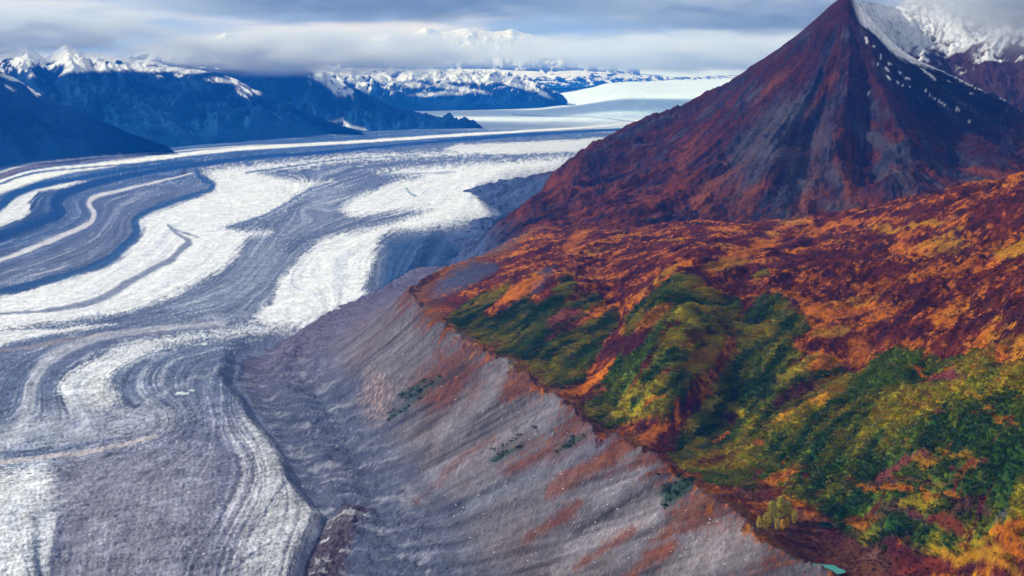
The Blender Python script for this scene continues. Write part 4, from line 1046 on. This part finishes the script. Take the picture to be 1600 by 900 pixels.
def leaf_material(name, colour=None):
    m = bpy.data.materials.new(name); m.use_nodes = True
    nt = m.node_tree; nt.nodes.clear(); N, L = nt.nodes.new, nt.links.new
    out = N('ShaderNodeOutputMaterial'); bs = N('ShaderNodeBsdfPrincipled'); bs.inputs['Roughness'].default_value = 0.8
    bs.inputs['Specular IOR Level'].default_value = 0.15
    tr = N('ShaderNodeBsdfTranslucent'); mx = N('ShaderNodeMixShader'); mx.inputs[0].default_value = 0.2
    if colour is None:
        at = N('ShaderNodeAttribute'); at.attribute_type = 'INSTANCER'; at.attribute_name = 'tint'; src = at.outputs['Color']
    else:
        rg = N('ShaderNodeRGB'); rg.outputs[0].default_value = (*colour, 1); src = rg.outputs[0]
    tc = N('ShaderNodeTexCoord'); no = N('ShaderNodeTexNoise'); no.inputs['Scale'].default_value = 2.5; no.inputs['Detail'].default_value = 3
    L(tc.outputs['Object'], no.inputs['Vector'])
    mr = N('ShaderNodeMapRange'); mr.inputs['From Min'].default_value = 0.3; mr.inputs['From Max'].default_value = 0.7
    mr.inputs['To Min'].default_value = 0.6; mr.inputs['To Max'].default_value = 1.45; L(no.outputs['Fac'], mr.inputs['Value'])
    vm = N('ShaderNodeVectorMath'); vm.operation = 'MULTIPLY'; L(src, vm.inputs[0]); L(mr.outputs[0], vm.inputs[1])
    L(vm.outputs[0], bs.inputs['Base Color']); L(vm.outputs[0], tr.inputs['Color'])
    L(bs.outputs[0], mx.inputs[1]); L(tr.outputs[0], mx.inputs[2]); L(mx.outputs[0], out.inputs['Surface'])
    return m
MAT_LEAF = leaf_material('mixed_leaves')

def tag(o, label, cat, group=None):
    o['label'] = label; o['category'] = cat
    if group: o['group'] = group
    return o

def scatter(name, label, pts, sizes, tints, proto_me):
    """ground cover nobody could count: one point mesh, bushes set on it by geometry nodes"""
    me = bpy.data.meshes.new(name)
    me.vertices.add(len(pts)); me.vertices.foreach_set('co', pts.astype(np.float32).ravel())
    a = me.attributes.new('size', 'FLOAT', 'POINT'); a.data.foreach_set('value', sizes.astype(np.float32))
    a = me.attributes.new('turn', 'FLOAT', 'POINT'); a.data.foreach_set('value', (rng.random(len(pts)) * 6.28).astype(np.float32))
    a = me.attributes.new('tint', 'FLOAT_COLOR', 'POINT'); cc = np.ones((len(pts), 4), np.float32); cc[:, :3] = np.clip(tints, 0.002, 0.9); a.data.foreach_set('color', cc.ravel())
    o = bpy.data.objects.new(name, me); COL.objects.link(o)
    o['kind'] = 'stuff'; o['label'] = label
    ng = bpy.data.node_groups.new(name, 'GeometryNodeTree')
    ng.interface.new_socket('Geometry', in_out='INPUT', socket_type='NodeSocketGeometry')
    ng.interface.new_socket('Geometry', in_out='OUTPUT', socket_type='NodeSocketGeometry')
    N, L = ng.nodes.new, ng.links.new
    gi, go = N('NodeGroupInput'), N('NodeGroupOutput')
    ip = N('GeometryNodeInstanceOnPoints'); oi = N('GeometryNodeObjectInfo'); oi.inputs['Object'].default_value = proto_me
    oi.transform_space = 'ORIGINAL'
    a1 = N('GeometryNodeInputNamedAttribute'); a1.data_type = 'FLOAT'; a1.inputs['Name'].default_value = 'size'
    a2 = N('GeometryNodeInputNamedAttribute'); a2.data_type = 'FLOAT'; a2.inputs['Name'].default_value = 'turn'
    cx = N('ShaderNodeCombineXYZ'); L(a2.outputs['Attribute'], cx.inputs['Z'])
    L(gi.outputs[0], ip.inputs['Points']); L(oi.outputs['Geometry'], ip.inputs['Instance'])
    L(a1.outputs['Attribute'], ip.inputs['Scale']); L(cx.outputs[0], ip.inputs['Rotation'])
    L(ip.outputs[0], go.inputs[0])
    md = o.modifiers.new('scatter', 'NODES'); md.node_group = ng
    return o

def ground_z(x, y):
    z, _ = land_height(np.array([x]), np.array([y])); return float(z[0])

def bush(px, py, size, colour, label, kind='shrub', name='shrub', group=None, seed=None, flat=0.7, n=260):
    x, y = drop([px], [py]); x, y = float(x[0]), float(y[0]); z = ground_z(x, y)
    seed = seed or int(px * 7 + py)
    m = leaf_material('shrub_leaves', colour)
    e = bpy.data.objects.new(name, None); COL.objects.link(e); e.location = (x, y, z - 0.1 * size); e.empty_display_size = size
    f = bpy.data.objects.new('foliage', leaf_mesh('foliage', n, m, flat, 0.26, seed)); COL.objects.link(f); f.parent = e; f.scale = (size,) * 3
    st = bpy.data.objects.new('stem', stem_mesh(seed)); COL.objects.link(st); st.parent = e; st.scale = (size,) * 3
    tag(e, label, kind, group)
    return e

MAT_BARK = bpy.data.materials.new('grey_bark'); MAT_BARK.use_nodes = True
MAT_BARK.node_tree.nodes['Principled BSDF'].inputs['Base Color'].default_value = (0.16, 0.12, 0.10, 1)
MAT_BARK.node_tree.nodes['Principled BSDF'].inputs['Roughness'].default_value = 0.9

def tube(V, F, p, q, r0, r1, k=5):
    p, q = np.array(p, float), np.array(q, float); d = q - p; d /= np.linalg.norm(d)
    t = np.cross(d, (0.3, 0.9, 0.2)); t /= np.linalg.norm(t); b = np.cross(d, t); o = len(V)
    for c_, r_ in ((p, r0), (q, r1)):
        for i in range(k):
            a = 2 * math.pi * i / k; V.append(tuple(c_ + (t * math.cos(a) + b * math.sin(a)) * r_))
    for i in range(k): F.append((o + i, o + (i + 1) % k, o + k + (i + 1) % k, o + k + i))

def stem_mesh(seed):
    r = np.random.default_rng(seed); V, F = [], []
    for i in range(6):
        a = r.random() * 6.28; e = 0.3 + 0.3 * r.random()
        tube(V, F, (0.04 * math.cos(a), 0.04 * math.sin(a), -0.15), (e * math.cos(a), e * math.sin(a), 0.5), 0.03, 0.012)
    me = bpy.data.meshes.new('stem'); me.from_pydata(V, [], F); me.materials.append(MAT_BARK); return me

def build_vegetation():
    X, Y, Z, c, gm, veg = land
    r = np.random.default_rng(5)
    area = (Y * 0.63 / 610) * np.gradient(Y, axis=0)
    vis = (Y < 2500) & (Y > 880) & (X / Y < 0.39)
    pa = bpy.data.objects.new('willow_bush', leaf_mesh('willow_bush', 46, MAT_LEAF, 0.6, 0.46, 3)); COL.objects.link(pa)
    pb = bpy.data.objects.new('dwarf_birch_bush', leaf_mesh('dwarf_birch_bush', 26, MAT_LEAF, 0.5, 0.5, 4)); COL.objects.link(pb)
    for o_, (px, py), col_, lab in ((pa, (905, 560), None, 'small willow bush at the lower edge of the green slope'), (pb, (1010, 700), None, 'low dwarf birch bush on the rusty strip behind the crest')):
        x, y = drop([px], [py]); x, y = float(x[0]), float(y[0]); o_.location = (x, y, ground_z(x, y)); o_.scale = (3, 3, 3)
        tag(o_, lab, 'shrub')
    for nm, lab, w, dens, smin, smax, proto, dz in (
        ('willow_thicket', 'dense green and yellow willow thicket covering the lower slopes', gm, 1 / 11.0, 1.8, 4.6, pa, 0.0),
        ('tundra_shrubs', 'orange and rust low heath shrubs covering the tundra', veg * (1 - gm), 1 / 12.0, 0.9, 2.2, pb, 0.0)):
        p = np.where(vis, w * area * dens, 0)
        if nm == 'tundra_shrubs': p = p * sstep(2500, 1500, Y)
        pick = r.random(X.shape) < p
        n = int(pick.sum())
        pts = np.stack([X[pick], Y[pick], Z[pick] - 0.2], 1)
        pts[:, 0] += r.normal(0, 0.7, n); pts[:, 1] += r.normal(0, 1.2, n)
        big = fbm(X[pick] / 25, Y[pick] / 25, 3, seed=99)
        sizes = (smin + (smax - smin) * r.random(n)) * (1 + 0.5 * big)
        tint = c[pick] * (0.65 + 0.6 * r.random((n, 1))) * (1 + 0.15 * r.normal(size=(n, 3)))
        scatter(nm, lab, pts, sizes, tint, proto)
        print(nm, n)
build_vegetation()

# ------------------------------------------------------------------ small waters
def water(name, label, px, py, hl, hh, z, colour, seed):
    n = 28; r = np.random.default_rng(seed); V = []
    for i in range(n):
        a = 2 * math.pi * i / n; k = 1 + 0.18 * math.sin(2 * a + seed) + 0.10 * math.sin(5 * a + seed)
        x, y = at_height(px + hl * k * math.cos(a), py - hh * k * math.sin(a), z); V.append((float(x), float(y), z))
    me = bpy.data.meshes.new(name); me.from_pydata(V, [], [tuple(range(n))])
    m = bpy.data.materials.new('silty_water'); m.use_nodes = True; b = m.node_tree.nodes['Principled BSDF']
    b.inputs['Base Color'].default_value = (*colour, 1); b.inputs['Roughness'].default_value = 0.12; b.inputs['IOR'].default_value = 1.33
    me.materials.append(m); o = bpy.data.objects.new(name, me); COL.objects.link(o); structure(o, label)
water('pond', 'small turquoise pond in the hollow behind the moraine crest', 1289, 890, 28, 9, 170.0, (0.01, 0.22, 0.20), 3)
water('pond', 'pale green meltwater pool at the foot of the gravel wall', 561, 806, 13, 4, 5.5, (0.30, 0.38, 0.34), 5)

# ------------------------------------------------------------------ plants one can tell apart
def aspen(px, py, h, colour, label, seed):
    x, y = drop([px], [py]); x, y = float(x[0]), float(y[0]); z = ground_z(x, y)
    h = h * 0.86
    e = bpy.data.objects.new('aspen_tree', None); COL.objects.link(e); e.location = (x, y, z - 0.2); e.empty_display_size = h / 4
    r = np.random.default_rng(seed); V, F = [], []
    tube(V, F, (0, 0, 0), (0.02 * h, 0, 0.55 * h), 0.022 * h, 0.014 * h, 6); tube(V, F, (0.02 * h, 0, 0.55 * h), (0, 0.01 * h, 0.95 * h), 0.014 * h, 0.004 * h, 6)
    for i in range(9):
        a = r.random() * 6.28; z0 = h * (0.25 + 0.6 * i / 9); L_ = h * 0.16
        tube(V, F, (0.01 * h, 0, z0), (L_ * math.cos(a), L_ * math.sin(a), z0 + 0.1 * h), 0.006 * h, 0.002 * h, 4)
    me = bpy.data.meshes.new('trunk'); me.from_pydata(V, [], F); me.materials.append(MAT_BARK)
    t = bpy.data.objects.new('trunk', me); COL.objects.link(t); t.parent = e
    V, F = [], []
    for i in range(330):
        zz = 0.2 + 0.85 * r.random() ** 0.8; wdt = 0.17 * math.sin(math.pi * min(1, (1.08 - zz) / 0.95)) ** 0.6 + 0.02
        a = r.random() * 6.28; q = wdt * (0.5 + 0.6 * r.random()); p = np.array([q * math.cos(a), q * math.sin(a), zz]) * h
        t1 = r.normal(size=3); t1 /= np.linalg.norm(t1); t2 = np.cross(t1, r.normal(size=3)); t2 /= np.linalg.norm(t2); L_ = h * 0.045 * (0.6 + r.random()); k = len(V)
        V += [tuple(p - t1 * L_), tuple(p - t2 * L_ * 0.6), tuple(p + t1 * L_), tuple(p + t2 * L_ * 0.6)]; F.append((k, k + 1, k + 2, k + 3))
    me = bpy.data.meshes.new('crown'); me.from_pydata(V, [], F); me.materials.append(leaf_material('aspen_leaves', colour))
    c_ = bpy.data.objects.new('crown', me); COL.objects.link(c_); c_.parent = e
    tag(e, label, 'tree', 'yellow aspens in the hollow behind the moraine crest')
YA = (0.50, 0.40, 0.05); YB = (0.70, 0.42, 0.012); YC = (0.38, 0.36, 0.05)
for px, py, h, cc, lab in ((1186,830,15,YA,'leftmost short pale yellow aspen of the grove behind the moraine crest'),
    (1197,832,21,YA,'second aspen from the left in the yellow grove, pale and leaning'),
    (1206,822,27,YC,'tallest olive yellow aspen at the back left of the grove'),
    (1219,816,27,YC,'tall olive yellow aspen at the back centre of the grove'),
    (1230,818,24,YC,'tall aspen at the back right of the yellow grove'),
    (1241,822,17,YA,'rightmost pale yellow aspen of the grove'),
    (1214,831,15,YA,'pale aspen at the front centre of the grove'),
    (1222,830,13,YB,'bright golden small aspen at the front right of the grove'),
    (1229,828,14,YB,'bright golden aspen beside the rightmost tree of the grove')):
    aspen(px, py, h, cc, lab, int(px))
DG = (0.012, 0.045, 0.03)
BUSHES = [
 (1208,352,18,DG,0.85,'large round dark green bush on the skyline at the foot of the red peak'),
 (1182,355,11,DG,0.45,'low dark green bush left of the round skyline bush'),
 (1091,357,9,DG,0.5,'small dark green bush at the foot of the pale bluffs'),
 (1148,342,7,(0.45,0.22,0.01),0.6,'small golden bush high on the tundra edge under the peak'),
 (1557,568,6,(0.42,0.13,0.01),0.7,'orange bush at the left side of the orange ring above the thicket'),
 (1572,558,6,(0.42,0.16,0.01),0.7,'orange bush at the right side of the orange ring above the thicket'),
 (1192,648,4.5,(0.30,0.20,0.01),0.6,'yellow bush in the thicket left of the long yellow patch'),
 (1185,700,4,(0.36,0.13,0.03),0.7,'small pale orange bush standing alone in the dark thicket'),
 (1276,712,3.5,(0.26,0.05,0.03),0.6,'small reddish bush in the dark thicket above the golden band'),
 (1298,717,3.2,(0.45,0.25,0.05),0.7,'small pale yellow bush right of the reddish bush'),
 (1425,710,7,(0.26,0.20,0.015),0.7,'round olive yellow bush above the magenta heath patch'),
 (1449,708,7,DG,0.6,'dark green bush right of the olive yellow bush'),
 (1472,705,6,(0.32,0.22,0.01),0.7,'yellow bush between two dark bushes near the right edge'),
 (1490,745,4,(0.25,0.06,0.05),0.6,'small pink bush at the right end of the magenta heath'),
 (1493,757,3,(0.35,0.2,0.03),0.6,'tiny ochre bush just below the pink bush'),
 (1405,846,8,DG,0.9,'tall dark green bush left of the eroded gully bluff'),
 (1420,838,7,DG,0.9,'dark green bush at the top of the gully bluff'),
 (1288,824,7,DG,0.6,'dark green bush in the hollow right of the yellow grove'),
 (1382,862,5,(0.05,0.09,0.012),0.8,'round green bush at the foot of the gully bluff'),
 (1458,880,5,(0.40,0.28,0.01),0.9,'golden upright bush at the bottom right foreground'),
 (1510,870,7,(0.44,0.20,0.01),0.7,'large orange bush in the bottom right foreground'),
 (1545,866,7,(0.42,0.24,0.01),0.7,'large yellow bush in the bottom right foreground'),
 (1590,848,8,(0.46,0.18,0.01),0.7,'large orange bush at the right edge near the bottom'),
 (1576,892,7,(0.40,0.22,0.01),0.6,'broad yellow bush in the bottom right corner'),
 (1041,795,4,DG,0.7,'dark bush on the gravel side of the crest notch'),
 (1058,778,4,DG,0.7,'dark bush on the crest notch right of the first one'),
 (1078,762,4.5,DG,0.7,'dark bush behind the crest notch'),
 (1060,748,4,DG,0.6,'small dark bush at the top of the crest notch'),
 (1030,752,3.5,DG,0.6,'small dark bush at the left end of the crest notch'),
 (659,476,4,DG,0.6,'lone dark green bush on the orange rim left of the thicket'),
 (988,668,3.5,(0.03,0.06,0.03),0.6,'dark bush at the lower tip of the big green slope'),
 (930,690,3,(0.05,0.07,0.03),0.6,'little green bush on the crest below the big green slope'),
 (1155,700,3.2,(0.04,0.08,0.02),0.6,'little green bush in the thicket left of the pale orange bush'),
]
for px, py, sz, cc, fl, lab in BUSHES: bush(px, py, sz, cc, lab, flat=fl)

# ------------------------------------------------------------------ pale boulders on the moraine wall
def boulder_mesh(seed):
    import bmesh
    bm = bmesh.new(); bmesh.ops.create_icosphere(bm, subdivisions=1, radius=1.0); r = np.random.default_rng(seed)
    for v in bm.verts: v.co *= 0.75 + 0.45 * r.random(); v.co.z *= 0.75
    me = bpy.data.meshes.new('boulder'); bm.to_mesh(me); bm.free()
    m = bpy.data.materials.new('pale_granite'); m.use_nodes = True; b = m.node_tree.nodes['Principled BSDF']
    b.inputs['Base Color'].default_value = (0.62, 0.60, 0.62, 1); b.inputs['Roughness'].default_value = 0.85
    me.materials.append(m); return me
def boulders():
    r = np.random.default_rng(21); ms = [boulder_mesh(i) for i in range(3)]
    P = np.stack([r.uniform(520, 1250, 900), r.uniform(540, 900, 900)], 1)
    cl = np.array([(x, y) for x, y in P if poly_sd(np.array([x]), np.array([y]), [(600,520),(660,500),(700,540),(870,650),(940,700),(1060,770),(1150,830),(1260,900),(640,900),(560,700)])[0] > 8])[:260]
    x, y = drop(cl[:, 0], cl[:, 1]); z, _ = land_height(x, y)
    for i in range(len(x)):
        o = bpy.data.objects.new('boulder', ms[i % 3]); COL.objects.link(o)
        k = float(0.45 + 1.0 * r.random() ** 3); o.scale = (k, k * 0.9, k * 0.8); o.rotation_euler = (0, 0, r.random() * 6.28)
        o.location = (float(x[i]), float(y[i]), float(z[i]) + 0.2 * k)
        tag(o, 'small pale boulder lying on the grey gravel moraine wall', 'boulder', 'pale boulders strewn over the moraine wall')
boulders()
